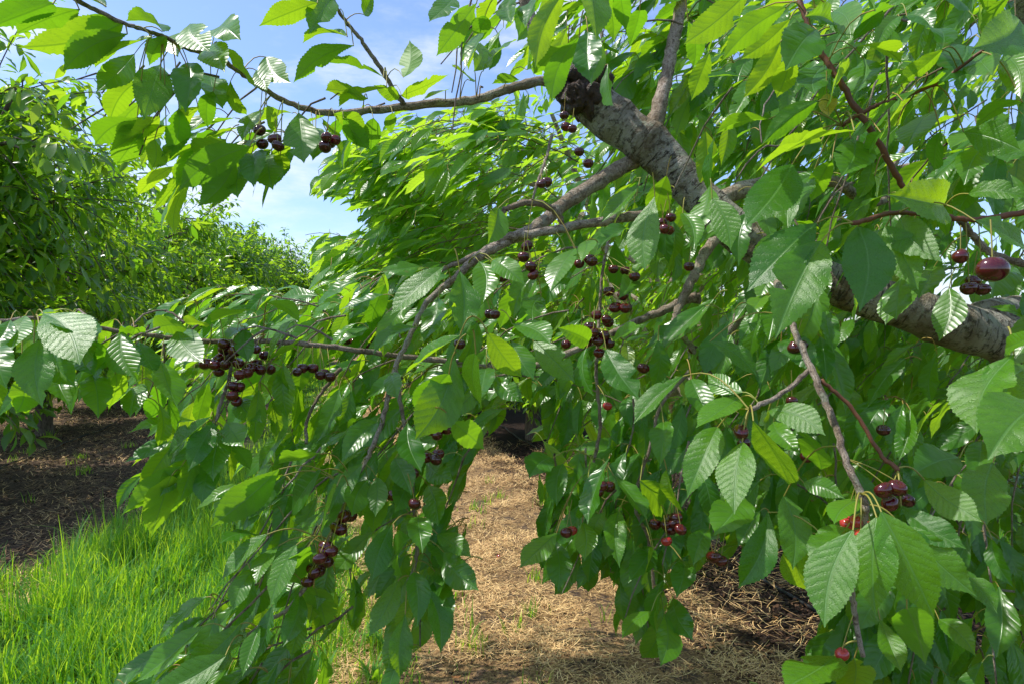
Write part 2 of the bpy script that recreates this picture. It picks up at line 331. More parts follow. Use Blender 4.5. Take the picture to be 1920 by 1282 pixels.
# ------------------------------------------------------------------ the near cherry tree
BR = {  # name: (points (px, py, depth), radii m along it, bark)
 'limb': ([(2130,815,1.60),(2010,715,1.44),(1930,662,1.37),(1850,628,1.33),(1770,603,1.32),(1690,575,1.32),(1600,548,1.33),(1530,520,1.35),(1450,478,1.38),(1370,425,1.41),(1290,350,1.43),(1225,278,1.44),(1160,232,1.45),(1110,192,1.46),(1072,158,1.47)],
          [.064,.056,.049,.046,.045,.042,.040,.039,.039,.040,.041,.043,.045,.047,.045], 'bark'),
 'b1': ([(1190,300,1.46),(1130,335,1.42),(1060,382,1.36),(1000,430,1.30),(950,452,1.25),(900,480,1.2),(855,520,1.17),(800,570,1.17),(765,640,1.15),(740,690,1.15),(725,760,1.13),(700,835,1.10),(665,900,1.07),(640,960,1.05)], [.017,.016,.014,.012,.010,.008,.006,.005,.0045,.004,.004,.004,.0035,.003], 'thin'),
 'b1b': ([(1235,398,1.42),(1160,410,1.36),(1060,428,1.28),(990,440,1.25),(945,446,1.24),(905,472,1.22),(860,492,1.2),(800,520,1.18)], [.010,.009,.008,.0075,.007,.005,.004,.003], 'thin'),
 'b2': ([(1055,425,1.3),(1045,400,1.27),(1018,384,1.25),(985,380,1.24),(950,392,1.24),(935,402,1.24)], [.005,.0055,.006,.006,.005,.004], 'thin'),
 'b3': ([(1070,170,1.46),(1020,153,1.43),(950,168,1.4),(890,188,1.37),(800,196,1.34),(700,207,1.3),(620,212,1.27),(540,193,1.24),(470,150,1.2),(420,115,1.18),(355,92,1.15),(300,66,1.08),(240,47,1.0),(180,20,.92),(130,-6,.86)], [.014,.010,.009,.0085,.008,.007,.006,.005,.0045,.004,.0035,.003,.003,.003,.003], 'thin'),
 'b4': ([(1215,262,1.45),(1232,215,1.47),(1248,150,1.5),(1262,80,1.52),(1275,20,1.55),(1290,-60,1.6),(1320,-160,1.65)], [.022,.017,.014,.0135,.013,.012,.01], 'thin'),
 'b5': ([(1075,165,1.47),(1042,130,1.45),(1020,95,1.45),(1000,50,1.45),(985,5,1.46),(960,-80,1.46),(930,-180,1.45)], [.018,.014,.013,.012,.012,.011,.009], 'thin'),
 'b6': ([(758,196,1.32),(735,165,1.3),(705,115,1.28),(672,70,1.25),(640,30,1.22),(622,-5,1.2),(610,-50,1.18)], [.005,.0042,.004,.0035,.003,.0026,.002], 'thin'),
 'b7': ([(1360,420,1.40),(1325,470,1.32),(1302,515,1.27),(1285,550,1.25),(1268,590,1.23),(1272,620,1.22),(1300,655,1.2),(1335,705,1.18)], [.012,.0095,.0085,.008,.0065,.005,.004,.003], 'thin'),
 'b8': ([(1545,520,1.35),(1480,530,1.42),(1430,545,1.47),(1400,575,1.5),(1372,615,1.52),(1350,670,1.55)], [.017,.015,.013,.0115,.01,.008], 'thin'),
 'b8b': ([(1310,560,1.5),(1290,560,1.5),(1245,582,1.5),(1200,600,1.5),(1150,625,1.5),(1090,640,1.48)], [.012,.010,.009,.007,.005,.004], 'thin'),
 'b9': ([(1490,-60,1.0),(1505,20,.98),(1530,80,.97),(1560,130,.96),(1600,195,.95),(1650,275,.95),(1690,345,.96),(1720,400,.98)], [.0036,.0037,.004,.004,.0042,.0042,.004,.003], 'red'),
 'b9b': ([(1580,235,.95),(1615,213,.95),(1665,190,.94),(1760,155,.93),(1850,90,.9)], [.003,.0028,.0027,.0025,.002], 'red'),
 'b10': ([(1440,470,1.33),(1462,540,1.1),(1485,610,.95),(1520,690,.88),(1560,780,.84),(1590,870,.8),(1625,945,.78)], [.007,.0055,.0042,.0042,.0042,.004,.004], 'thin'),
 'b10d': ([(1625,945,.78),(1612,1010,.8),(1597,1090,.84),(1603,1150,.86),(1617,1230,.86)], [.004,.0036,.0034,.0034,.003], 'thin'),
 'b10b': ([(1518,692,.88),(1470,735,.87),(1405,768,.85)], [.0032,.003,.003], 'thin'),
 'b10c': ([(1540,712,.87),(1600,768,.86),(1650,850,.84),(1685,880,.82)], [.0026,.0024,.0024,.003], 'red'),
 'b11': ([(1200,600,1.5),(1080,655,1.45),(980,690,1.42),(860,680,1.38),(760,668,1.35),(695,660,1.32),(600,648,1.28),(500,640,1.25),(380,640,1.2),(250,625,1.16),(150,610,1.12),(60,597,1.08),(-40,610,1.05)], [.007,.0065,.006,.0055,.005,.005,.0048,.0046,.0042,.0038,.0033,.003,.0025], 'thin'),
 'b13': ([(740,690,1.18),(752,760,1.15),(768,850,1.1),(775,930,1.08),(782,1000,1.06),(780,1050,1.05),(765,1090,1.04)], [.004,.0035,.003,.0035,.003,.003,.0025], 'thin'),
 'b12': ([(640,960,1.05),(610,1020,1.04),(585,1080,1.03),(540,1140,1.02),(490,1170,1.0),(430,1215,.99),(380,1260,.98)], [.003,.003,.0028,.0028,.0028,.0025,.002], 'thin'),
 'b14': ([(436,645,1.22),(432,700,1.18),(415,750,1.15),(400,800,1.12),(375,850,1.1),(345,890,1.08)], [.004,.0032,.003,.003,.0025,.002], 'thin'),
 'b15': ([(1150,412,1.36),(1140,455,1.28),(1128,520,1.24),(1124,585,1.22),(1122,640,1.2),(1118,700,1.2),(1125,800,1.2),(1110,880,1.2)], [.004,.0028,.0026,.0026,.003,.003,.003,.003], 'thin'),
 'b16': ([(1290,700,1.22),(1240,760,1.2),(1215,850,1.2),(1190,940,1.2),(1215,1010,1.2),(1230,1130,1.2)], [.003]*6, 'thin'),
 'b17': ([(1930,395,.9),(1840,412,.9),(1780,408,.9),(1720,402,.9),(1670,400,.88),(1600,420,.84)], [.004,.0035,.0035,.003,.003,.003], 'red'),
 'b18': ([(1940,500,.95),(1870,480,.95),(1835,455,.95),(1800,415,.92)], [.005,.005,.0045,.004], 'thin'),
 'b19': ([(1035,255,1.3),(1020,310,1.24),(1005,350,1.2),(1000,375,1.2)], [.0028,.0025,.0025,.002], 'thin'),
 'b20': ([(640,690,1.3),(600,740,1.3),(575,790,1.28),(575,830,1.26)], [.004,.003,.003,.003], 'thin'),
 'b21': ([(2040,720,1.47),(2000,560,1.5),(1950,300,1.55),(1930,60,1.6),(1900,-160,1.65)], [.038,.032,.028,.024,.02], 'bark'),
 'b22': ([(1840,600,1.36),(1880,592,1.42),(1940,590,1.5),(2020,600,1.6),(2130,680,1.7)], [.036,.038,.040,.042,.046], 'bark'),
 'b24': ([(930,-180,1.45),(800,-330,1.9),(620,-300,2.7),(480,-240,3.4)], [.009,.008,.007,.004], 'thin'),  # unseen branch, added to carry the overhead shoots that shade the straw
 'b23': ([(1330,380,1.42),(1450,340,1.5),(1560,340,1.6),(1640,380,1.7),(1760,330,1.8)], [.018,.015,.013,.01,.008], 'thin'),
}
# blade base x, y, tip x, y, how it faces (f front, g glancing the sun, u underside, e edge-on, s turned aside), depth
HERO = """
1113,46,1108,160,b,1.25;1062,56,1040,166,b,1.3;1140,120,1150,200,f,1.3;1250,330,1230,420,f,1.25;1330,350,1300,440,f,1.25;1400,400,1385,500,f,1.2;1470,430,1440,520,f,1.1;1700,520,1660,610,f,1.15;1780,540,1760,640,f,1.15;
100,8,-25,55,u,.85;150,18,30,64,u,.9;200,14,95,-12,u,.9;232,42,34,90,u,1.0;226,42,142,92,u,1.02;305,60,236,40,u,1.08;240,64,118,134,u,1.0;286,70,178,128,u,1.05;
252,102,180,174,f,1.08;312,70,280,124,u,1.1;300,122,268,226,f,1.1;352,118,348,212,f,1.1;256,155,205,232,u,1.12;258,222,178,272,u,1.12;300,220,204,286,u,1.13;
312,236,254,279,u,1.15;268,250,218,312,u,1.16;290,262,285,317,u,1.15;336,205,318,300,u,1.13;372,200,334,272,u,1.14;400,172,390,242,u,1.15;432,152,464,216,f,1.16;
405,78,482,170,u,1.15;395,140,418,205,f,1.16;345,60,334,108,g,1.14;356,45,394,98,g,1.12;382,95,422,137,g,1.12;408,58,452,76,f,1.14;498,107,546,156,g,1.2;480,132,500,172,g,1.2;
470,275,334,359,b,1.1;442,300,370,388,b,1.12;424,262,362,290,u,1.14;472,290,476,352,f,1.15;455,308,446,372,g,1.16;508,290,512,357,f,1.16;526,290,535,320,u,1.18;500,198,520,252,f,1.18;
560,212,570,307,f,1.15;592,240,586,302,f,1.18;495,206,454,266,g,1.18;596,6,485,50,u,1.15;625,-4,580,64,f,1.17;652,70,567,82,u,1.18;664,86,550,156,u,1.17;720,146,614,118,u,1.2;
726,165,634,202,u,1.22;690,186,610,170,u,1.22;682,28,702,-14,f,1.2;756,146,768,76,u,1.24;752,180,842,140,u,1.28;748,186,700,160,s,1.26;882,152,846,124,u,1.3;836,170,790,190,g,1.28;972,150,922,158,u,1.33;906,134,974,74,u,1.3;
988,132,994,56,u,1.3;872,128,898,62,u,1.3;890,134,900,80,u,1.34;700,222,696,282,u,1.28;644,222,694,282,u,1.25;736,212,735,252,u,1.3;626,214,690,250,u,1.25;600,220,640,290,u,1.26;650,230,668,280,f,1.27;
852,-4,804,42,f,1.1;894,6,818,106,b,1.1;930,-4,900,62,u,1.15;910,30,886,66,u,1.16;962,-12,960,44,f,1.1;1062,-20,1004,128,b,1.0;1106,-34,1119,78,f,.95;1102,60,1108,157,f,1.02;1086,70,1034,192,b,1.0;1160,-20,1174,60,b,1.0;
1066,84,1000,140,b,1.1;1130,-5,1150,80,b,1.05;1200,20,1180,90,u,1.1;1010,-10,985,52,s,1.1;
1412,-24,1282,84,b,.85;1474,14,1352,117,b,.95;1482,36,1388,112,b,1.0;1464,78,1394,184,b,1.0;1510,32,1566,50,f,.93;1532,56,1472,133,f,.92;1546,122,1528,178,f,.94;1482,98,1456,184,u,1.0;1562,22,1596,76,f,.95;
1592,126,1558,192,s,.9;1534,190,1428,272,b,.92;1442,224,1342,252,u,1.0;1604,246,1400,340,e,.85;1540,266,1432,300,s,.9;1652,248,1622,306,f,.88;1596,260,1576,332,f,.9;1486,308,1398,426,f,.9;1524,328,1478,432,f,.95;
1684,188,1618,252,f,.9;1692,190,1772,158,u,.92;1768,93,1674,163,u,.9;1764,98,1736,54,u,.92;1812,86,1758,160,f,.95;1912,38,1822,92,f,.85;1822,102,1862,142,g,.9;1882,102,1914,186,g,.88;1918,192,1826,244,u,.9;
1806,248,1914,282,f,.88;1768,386,1664,366,f,.85;1816,364,1930,372,f,.82;1742,212,1698,284,f,.95;1764,246,1752,322,f,.95;1640,330,1640,368,f,.95;1560,300,1520,380,u,.95;1600,90,1690,120,u,.98;1600,60,1680,10,u,1.0;1700,30,1750,60,f,1.0;
1620,110,1600,180,f,1.0;1640,20,1600,-40,u,.9;1800,10,1740,-20,f,.9;1290,40,1300,130,u,1.0;1330,100,1296,190,u,1.1;
1540,452,1453,636,f,.82;1609,424,1611,586,f,.84;1532,418,1400,548,f,.86;1688,408,1768,492,f,.86;1660,424,1722,544,f,.88;1684,430,1640,560,f,.92;1828,414,1940,494,f,.82;1752,500,1722,560,f,.95;1690,520,1680,600,s,.98;
1902,664,1832,812,f,.72;1936,690,1878,786,f,.74;1975,760,1852,862,f,.62;1955,622,1884,654,f,.74;1900,500,1860,560,f,1.0;
1228,368,1210,508,g,1.0;1098,452,1090,492,f,1.15;1080,466,1032,546,g,1.12;898,490,906,567,f,1.08;924,488,986,536,f,1.08;862,508,866,628,s,1.0;832,500,732,592,f,1.08;822,558,794,642,f,1.1;782,614,700,664,f,1.1;
864,628,758,702,e,1.0;914,624,980,708,g,.98;892,662,906,772,g,.96;960,608,1032,646,f,1.02;960,640,1002,712,f,1.04;930,704,982,754,f,1.02;1000,640,1078,716,f,1.08;1100,652,1114,742,f,1.05;1136,654,1198,748,f,1.0;1148,640,1204,612,f,1.05;
1104,640,1044,614,f,1.05;850,664,778,824,f,.98;842,700,796,796,u,1.0;912,690,898,766,f,1.02;764,792,790,884,f,1.02;708,790,640,866,f,1.04;732,700,746,748,s,1.1;848,790,908,842,u,1.02;934,390,914,460,f,1.12;1015,556,998,602,f,1.2;1066,482,1010,498,f,1.2;
1180,430,1120,470,f,1.2;1280,400,1300,470,f,1.15;1160,560,1180,520,f,1.2;1335,372,1370,470,g,1.1;
48,592,22,656,g,1.0;76,636,80,764,f,.98;80,588,150,684,g,1.0;0,640,12,728,f,1.0;98,634,142,724,s,1.02;174,702,184,784,f,1.04;228,620,252,708,g,1.08;334,618,382,680,g,1.12;302,676,332,764,s,1.08;266,718,244,782,g,1.1;
42,702,30,774,u,1.05;62,722,54,778,u,1.08;164,660,178,704,f,1.06;216,700,204,766,u,1.1;460,612,466,678,f,1.15;460,606,426,636,g,1.17;530,688,535,748,f,1.2;252,614,222,640,u,1.1;352,616,286,618,u,1.15;400,612,344,606,u,1.17;482,582,396,604,u,1.15;500,568,562,606,u,1.2;
180,640,206,690,u,1.08;120,600,180,640,f,1.05;260,640,292,700,f,1.1;20,600,-20,660,f,.98;110,690,130,760,f,1.06;150,620,160,690,s,1.06;
396,780,314,852,f,1.08;402,792,352,884,f,1.06;424,790,456,836,g,1.1;450,748,492,792,f,1.14;420,802,400,902,f,1.08;342,872,228,964,b,1.05;322,890,284,1006,u,1.06;372,850,338,940,s,1.06;402,850,378,944,f,1.08;430,830,470,880,u,1.1;360,860,300,930,f,1.07;
524,878,394,988,b,1.03;532,890,454,988,u,1.05;602,880,546,964,f,1.06;632,910,598,1008,g,1.0;502,1000,414,1088,f,1.0;494,1006,412,1018,f,1.02;556,1020,508,1134,f,.98;522,1022,480,1094,g,1.0;482,1060,438,1144,f,1.0;578,1024,564,1096,u,1.02;
610,1000,588,1046,f,1.04;562,1106,530,1212,f,1.0;588,1100,612,1176,u,1.04;488,1172,454,1268,f,.95;452,1168,342,1256,s,.96;424,1228,276,1300,f,.92;432,1222,388,1300,f,.95;452,1180,424,1228,g,.98;560,1140,545,1230,f,1.02;600,850,520,870,u,1.05;
736,982,698,1088,f,1.0;784,968,792,1038,f,.98;770,1008,754,1078,f,1.02;820,1000,884,1044,f,1.02;832,1034,898,1106,f,1.0;800,1014,832,1072,f,1.05;746,1088,690,1194,f,1.0;776,1072,782,1174,f,.96;760,1150,750,1270,f,.95;796,1098,826,1224,f,.98;824,1082,850,1178,f,1.02;
810,1058,832,1102,f,1.05;690,898,660,968,f,1.04;706,894,704,968,g,1.06;680,868,618,962,f,1.05;740,858,772,928,f,1.06;802,908,822,986,f,1.08;770,900,740,960,f,1.06;800,860,850,900,s,1.1;720,930,700,1000,u,1.1;
1390,744,1304,802,g,.86;1412,788,1480,908,g,.82;1392,828,1377,964,g,.80;1440,768,1548,816,f,.84;1346,800,1288,934,f,.86;1392,735,1326,700,f,.9;1282,704,1188,794,f,.92;1296,710,1334,790,f,.95;1244,790,1238,874,f,1.0;1330,640,1420,706,f,1.0;1450,790,1500,850,f,.9;
1600,992,1546,1176,g,.70;1644,968,1642,1154,g,.72;1652,958,1752,1160,g,.71;1690,985,1832,1118,f,.74;1688,948,1812,1028,f,.76;1732,898,1842,978,f,.8;1616,934,1564,982,g,.78;1588,988,1528,1072,f,.75;
1862,866,1850,984,f,.85;1800,858,1708,892,f,.9;1470,928,1486,1068,f,.9;1440,958,1384,1102,f,.92;1392,926,1338,1004,f,.95;1506,904,1584,934,f,.95;1464,640,1530,700,f,1.0;1540,880,1500,800,f,1.0;
1566,1228,1468,1292,g,.82;1602,1232,1594,1310,g,.82;1700,1140,1736,1246,f,1.0;1650,1160,1690,1260,f,1.0;1790,1060,1870,1150,f,.95;1860,1010,1900,1100,f,.95;1500,1000,1520,1110,f,.95;1760,1160,1830,1230,f,1.0;
1036,858,992,896,f,1.1;1056,868,1044,948,f,1.1;1110,866,1116,908,f,1.12;1102,904,1084,972,f,1.1;1150,890,1212,972,f,1.1;1160,958,1162,1064,f,1.08;1092,978,1096,1050,g,1.08;1044,998,974,1064,f,1.1;1036,1008,1046,1108,f,1.1;1222,1024,1178,1092,f,1.1;1226,1030,1214,1094,g,1.1;
1222,1144,1166,1196,g,1.05;1246,1150,1238,1248,f,1.05;1262,1120,1300,1200,f,1.08;1280,1050,1268,1120,f,1.08;1200,900,1240,970,f,1.12;1330,990,1300,1060,f,1.05;1130,960,1110,1020,f,1.12;1250,880,1280,960,f,1.05
"""
BLIGHT = (1550, 175, 1554, 220, .93)                # one small yellow leaf
# cherries: x, y, depth, kind (d dark, r red)
CHER = """420,645,1.16;440,658,1.16;480,655,1.18;385,682,1.15;402,684,1.15;422,684,1.15;447,681,1.16;470,690,1.16;450,702,1.13;463,699,1.14;489,693,1.17;435,741,1.12;438,723,1.13;444,752,1.14;508,693,1.22;557,697,1.2;587,690,1.23;
601,703,1.22;619,706,1.22;608,699,1.25;410,672,1.18;650,640,1.6;664,641,1.6;679,638,1.6;694,636,1.6;657,630,1.62;687,648,1.6;487,245,1.16;515,261,1.14;521,274,1.13;612,258,1.12;609,276,1.13;617,268,1.15;590,270,1.2;
1058,217,1.36;1061,238,1.35;1073,242,1.34;1086,285,1.3;1103,307,1.32;1015,345,1.2;988,462,1.2;995,500,1.15;1000,516,1.15;942,520,1.16;928,590,1.2;1086,495,1.22;1110,491,1.21;1150,505,1.22;1190,519,1.2;1172,508,1.23;
1168,555,1.2;1142,547,1.22;1154,577,1.2;1172,578,1.19;1118,591,1.19;1137,600,1.18;1096,628,1.16;1113,624,1.15;1132,630,1.17;1121,640,1.16;1143,644,1.17;1100,641,1.18;1061,645,1.2;1258,408,1.18;1246,430,1.17;1255,432,1.18;
1292,500,1.25;1801,481,.8;1861,506,.63;1817,541,.9;1841,543,.9;1490,653,1.0;1503,650,1.0;1485,752,1.05;1389,809,.84;1395,832,.86;1512,840,1.1;1656,806,1.1;807,806,1.08;820,815,1.07;837,804,1.08;817,861,1.08;800,857,1.1;
776,887,1.07;735,928,1.06;777,944,1.0;645,968,1.04;630,988,1.03;621,1033,.98;600,1046,.97;611,1024,1.0;613,1052,1.0;590,1074,1.0;577,1090,1.0;600,1063,1.02;1128,911,1.1;1121,922,1.1;1062,998,1.1;1072,994,1.12,r;
1248,983,1.1;1263,979,1.1;1276,992,1.08;1257,993,1.1;1250,1014,1.08,r;1206,690,1.2;1229,692,1.2,r;1139,761,1.15,r;1340,1044,1.1;1352,1051,1.1;1657,918,.78;1682,914,.78;1669,943,.79;1700,937,.82;1588,980,.8,r;1604,977,.79,r;1614,1003,.76,r;
1632,988,.8,r;1579,1226,.85,r;1340,651,1.2,r;862,645,1.1;1300,655,1.4"""

def cap_tube(*a, **k): return tube(*a, **k)
tree = bpy.data.objects.new('cherry_tree', None); COL.objects.link(tree)
TB = np.array([2.05, 1.95, 0.0]); tree.location = TB
tree['label'] = 'nearest cherry tree, its thick barky limb and fruiting branches reaching in from the right'
tree['category'] = 'tree'; tree['group'] = 'cherry trees in the orchard rows'
TBv = np.array(TB)
BP = {}
allpts, allrad = [], []
barks = {'bark': M['bark'], 'thin': M['bark_thin'], 'red': M['twig_red']}
for k, (pts, rad, bk) in BR.items():
    w = np.array([P(*p) for p in pts]); n = max(12, len(pts)*(18 if bk == 'bark' else 7))
    path = catmull(w, n); r = np.interp(np.linspace(0, 1, n), np.linspace(0, 1, len(rad)), rad)
    if k == 'limb':
        s = np.linspace(0, 1, n)
        for c, a, wd in ((.17, .10, .012), (.30, .08, .014), (.55, .06, .02), (.80, .12, .02), (.865, .10, .018)):
            r = r*(1+a*np.exp(-((s-c)/wd)**2))
    elif bk != 'bark':
        # growth nodes: small swellings and slight kinks
        s = np.linspace(0, 1, n); path = path+rng.normal(0, 1, path.shape)*np.minimum(r, .004)[:, None]*.22
        r = r*(1+.14*np.abs(np.sin(s*len(pts)*5.1+rng.random()*6))**6)
    BP[k] = (path, r)
    sides = 32 if bk == 'bark' else 10
    V, Q, U = tube(path, r, sides, rough=.10 if bk == 'bark' else .07, seed=len(BP)*3.1, cap=True)
    me = write_mesh('limb' if bk == 'bark' else 'branch', V-TBv, Q, [barks[bk]], U, np.full(len(V), .5))
    link('limb' if bk == 'bark' else 'branch', me, tree)
    allpts.append(path); allrad.append(r)
# trunk on the ground, splitting low into the limbs
tp = catmull([TB+[.02, .03, -.05], TB+[0, 0, .12], TB+[-.02, -.02, .45], TB+[-.10, -.03, .8], TB+[-.22, -.1, 1.02], BP['limb'][0][2]], 60)
V, Q, U = tube(tp, np.interp(np.linspace(0, 1, 60), [0, .08, .5, .8, 1], [.19, .14, .11, .09, .066]), 32, rough=.2, seed=3)
link('trunk', write_mesh('trunk', V-TBv, Q, [M['bark']], U, np.full(len(V), .5)), tree)
tp2 = catmull([TB+[-.05, 0, .75], BP['b22'][0][-1]+[.05, .03, -.12], BP['b22'][0][-1]], 24)
V, Q, U = tube(tp2, np.linspace(.085, .052, 24), 24, rough=.15, seed=5)
link('limb', write_mesh('limb', V-TBv, Q, [M['bark']], U, np.full(len(V), .5)), tree)
# the charred, gummy pruning wound at the limb's end: ragged lumps
def lump(c, r, sub=3, am=.35, seed=0, sq=(1, 1, 1)):
    import bmesh
    bm = bmesh.new(); bmesh.ops.create_icosphere(bm, subdivisions=sub, radius=1)
    for v in bm.verts:
        n = mnoise.fractal(v.co*1.9+Vector((seed, 0, 0)), .7, 2, 5); v.co = Vector((v.co.x*sq[0], v.co.y*sq[1], v.co.z*sq[2]))*(r*(1+am*n))+Vector(c)
    return bm
me = bpy.data.meshes.new('pruning_wound'); import bmesh
big = bmesh.new()
for px, py, d, r in ((1062,150,1.46,.040),(1092,146,1.455,.042),(1078,180,1.44,.036),(1092,170,1.46,.034),(1116,160,1.45,.036),(1098,186,1.44,.040)):
    b0 = lump(P(px, py, d)-TBv, r, 4, .42, px); tmp = bpy.data.meshes.new('t'); b0.to_mesh(tmp); big.from_mesh(tmp); bpy.data.meshes.remove(tmp); b0.free()
for f in big.faces: f.smooth = True
big.to_mesh(me); me.materials.append(M['gum']); link('pruning_wound', me, tree, label='dark ragged pruning wound oozing gum')

AP = np.vstack(allpts); AR = np.concatenate(allrad)
def nearest_node(B, maxd=.14):
    d = np.linalg.norm(AP-B-np.array([0, 0, .015]), axis=1); i = d.argmin()
    return (AP[i], d[i]) if d[i] < maxd else (None, d[i])
def to_cam(p): return unit(np.array([0, 0, EYE])-p)
UP = np.array([0, 0, 1.])
hero = Leaves()
for rec in HERO.replace('\n', '').split(';'):
    if not rec.strip(): continue
    bx, by, tx, ty, c, d = rec.split(','); bx, by, tx, ty, d = map(float, (bx, by, tx, ty, d))
    if c == 'f' and rng.random() < .16: c = 'g'
    Lp = math.hypot(tx-bx, ty-by)*d/F; want = rng.uniform(.105, .13)
    dz = min(.8*math.sqrt(max(0, want**2-Lp**2)), .07) + rng.normal(0, .008)
    sg = -1 if (c in 'fgs' and rng.random() < .88) else 1
    if c in 'fgs': dz = max(dz, .3*Lp)
    B = P(bx, by, d+rng.normal(0, .008)-sg*dz*.5); T = P(tx, ty, d+sg*dz*.5)
    tc = to_cam(B); rr = rng.normal(0, 1, 3); side = unit(np.cross(tc, UP)); s1 = rng.choice([-1, 1])
    wf = rng.uniform(.39, .48)
    if c == 'f': N = tc+.6*UP+.28*rr
    elif c == 'g': N = unit(tc+SUN)+.05*rr
    elif c == 'u': N = .82*UP-.34*tc+.25*rr; wf *= .88
    elif c == 'b': N = .55*UP-.85*tc+.15*rr; wf *= .92
    elif c == 'e': N = .7*UP+.25*tc+s1*.5*side
    else: N = .7*tc+.4*UP+s1*.6*side+.2*rr
    if c == 'f' and rng.random() < .35: N = N+side*s1*.45
    N = unit(N)
    node, nd = nearest_node(B)
    if node is None: node = B+unit(unit(B-T)*.8+UP*.5+rr*.2)*.035
    if c == 'g': hero.add(B, T, N, node, wf, rnd=rng.uniform(.6, .92), fold=rng.uniform(.05, .28), bend=rng.uniform(.05, .5), wave=.008)
    else: hero.add(B, T, N, node, wf, rnd=rng.random()*.85)

# ---- sky and ground windows between the leaves: places where this tree simply has no shoots
SKYGAP = [(205,60),(205,235),(330,335),(450,392),(600,432),(700,450),(650,400),(575,368),(600,300),(700,262),(728,215),(905,190),(1000,140),(985,-300),(205,-300)]
G_LEFT = [(-50,800),(240,770),(290,840),(225,960),(300,1010),(400,975),(452,1090),(430,1150),(260,1300),(-50,1300)]
G_MID = [(830,1110),(905,1110),(880,1000),(870,905),(900,840),(950,790),(1000,800),(985,900),(1010,990),(965,1060),(1030,1120),(1110,1110),(1170,1100),(1150,1200),(1230,1260),(1240,1300),(630,1300),(620,1190),(680,1200),(740,1285),(820,1230)]
G_RIGHT = [(1250,1110),(1330,1060),(1420,1060),(1530,1050),(1540,1200),(1480,1300),(1235,1300),(1235,1200)]
G_FAR = [(500,715),(640,715),(625,745),(560,770),(500,850),(480,800)]
G_RR = [(1800,1190),(1920,1150),(1950,1300),(1800,1300)]
MIDWIN = [(575,240),(1000,195),(1110,260),(1120,320),(1040,375),(900,400),(820,470),(690,500),(560,470)]
G_SLIT = [(940,770),(1010,770),(1010,1000),(930,1000)]
LIMBWIN = [[(1080,120),(1150,180),(1290,300),(1250,330),(1180,320),(1060,220)], [(1380,430),(1470,470),(1440,560),(1370,470)],
           [(1640,540),(1720,560),(1900,610),(1890,700),(1800,680),(1640,600)], [(1020,370),(1170,310),(1190,340),(1030,430)],
           [(700,180),(1020,145),(1030,170),(700,220)], [(1290,450),(1350,450),(1290,620),(1240,600)]]
GAPS = [SKYGAP, MIDWIN, G_LEFT, G_MID, G_RIGHT, G_FAR, G_SLIT]
def clear(pts, gaps):
    q = proj(pts)
    return not any(inside(g, q).any() for g in gaps)
twigs = Geo()
def shoot(start, direc, length, LL, sink, gaps, mode='mix', droop=1., step=.026, tw=None, r0=.0022, face=.45, rnd=(0, 1), end=6, bias=None, wr=(.34, .44)):
    """One leafy shoot: an arching twig with alternate leaves and a rosette at its tip."""
    n = max(3, int(length/step)+1); t = np.linspace(0, 1, n)
    path = start+direc*length*t[:, None]-UP*(t**2*length*.45*droop)[:, None]
    path = path+np.cumsum(rng.normal(0, .0035, path.shape), 0)
    D = unit(np.gradient(path, axis=0)); kept = 0; base = rng.random()*6.28
    for i in range(1, n):
        m = end if i == n-1 else (1 if rng.random() < .85 else (4 if rng.random() < .5 else 0))
        for k in range(m):
            s = unit(np.cross(D[i], UP)+1e-6); o = unit(np.cross(D[i], s))
            base += 2.4; rad = s*math.cos(base)+o*math.sin(base)
            pet = unit(rad*.8+D[i]*.5+UP*.15)*rng.uniform(.022, .038)
            B = path[i]+pet; L = LL*rng.uniform(.72, 1.15)
            X = unit(rad*.42+D[i]*.5-UP*rng.uniform(.3, .95)*droop+rng.normal(0, .12, 3)+np.array([-.14, 0, 0])+(0 if bias is None else np.array(bias))); T = B+X*L
            if B[1] < .5 or T[1] < .5: 
                if B[2] < 2.2: continue
            if gaps and not clear(np.array([B, T, (B+T)/2]), gaps): continue
            N = unit(UP*(1.1-face)+to_cam(B)*face+rng.normal(0, .2, 3)+rad*.2)
            sink.add(B, T, N, path[i], rng.uniform(*wr), rnd=rng.uniform(*rnd)); kept += 1
    if kept > 1 and tw is not None and (not gaps or clear(path, gaps)):
        V, Q, U = tube(path, np.linspace(r0, r0*.55, n), 5); tw.add(V, Q, U)
    return kept
def bbox_sample(poly):
    a = np.array(poly, float)
    while True:
        p = a.min(0)+rng.random(2)*(a.max(0)-a.min(0))
        if inside(poly, p[None])[0]: return p
fill = Leaves()
def region(poly, d0, d1, n, LL, drift=(-.5, 0, -.25), length=(.12, .34), gaps=GAPS, face=.45, sink=fill, tw=twigs, droop=1., rnd=(0, 1), end=6, bias=None, wr=(.34, .44)):
    for _ in range(n):
        p = bbox_sample(poly); d = rng.uniform(d0, d1)
        dr = unit(np.array(drift)+rng.normal(0, .38, 3))
        shoot(P(p[0], p[1], d), dr, rng.uniform(*length), LL, sink, gaps, face=face, tw=tw, droop=droop, rnd=rnd, end=end, bias=bias, wr=wr)
R_FRONT = [(1130,-40),(1960,-40),(1960,1180),(1820,1180),(1760,1290),(1560,1290),(1520,1080),(1340,1080),(1250,1000),(1180,960),(1080,960),(1020,880),(1040,760),(1000,600),(1160,560),(1200,420),(1140,120)]
region(R_FRONT, 1.16, 1.5, 34, .11, gaps=GAPS+LIMBWIN, face=.5)
region([(1500,-60),(1960,-60),(1960,560),(1820,560),(1640,520),(1400,330)], 1.0, 1.3, 18, .115, gaps=LIMBWIN, face=.3, bias=(-.45, 0, 0))
region([(1150,-80),(1940,-80),(1940,160),(1500,300),(1240,160)], 1.5, 2.3, 28, .11, gaps=LIMBWIN, face=.2, bias=(-.5, 0, 0))
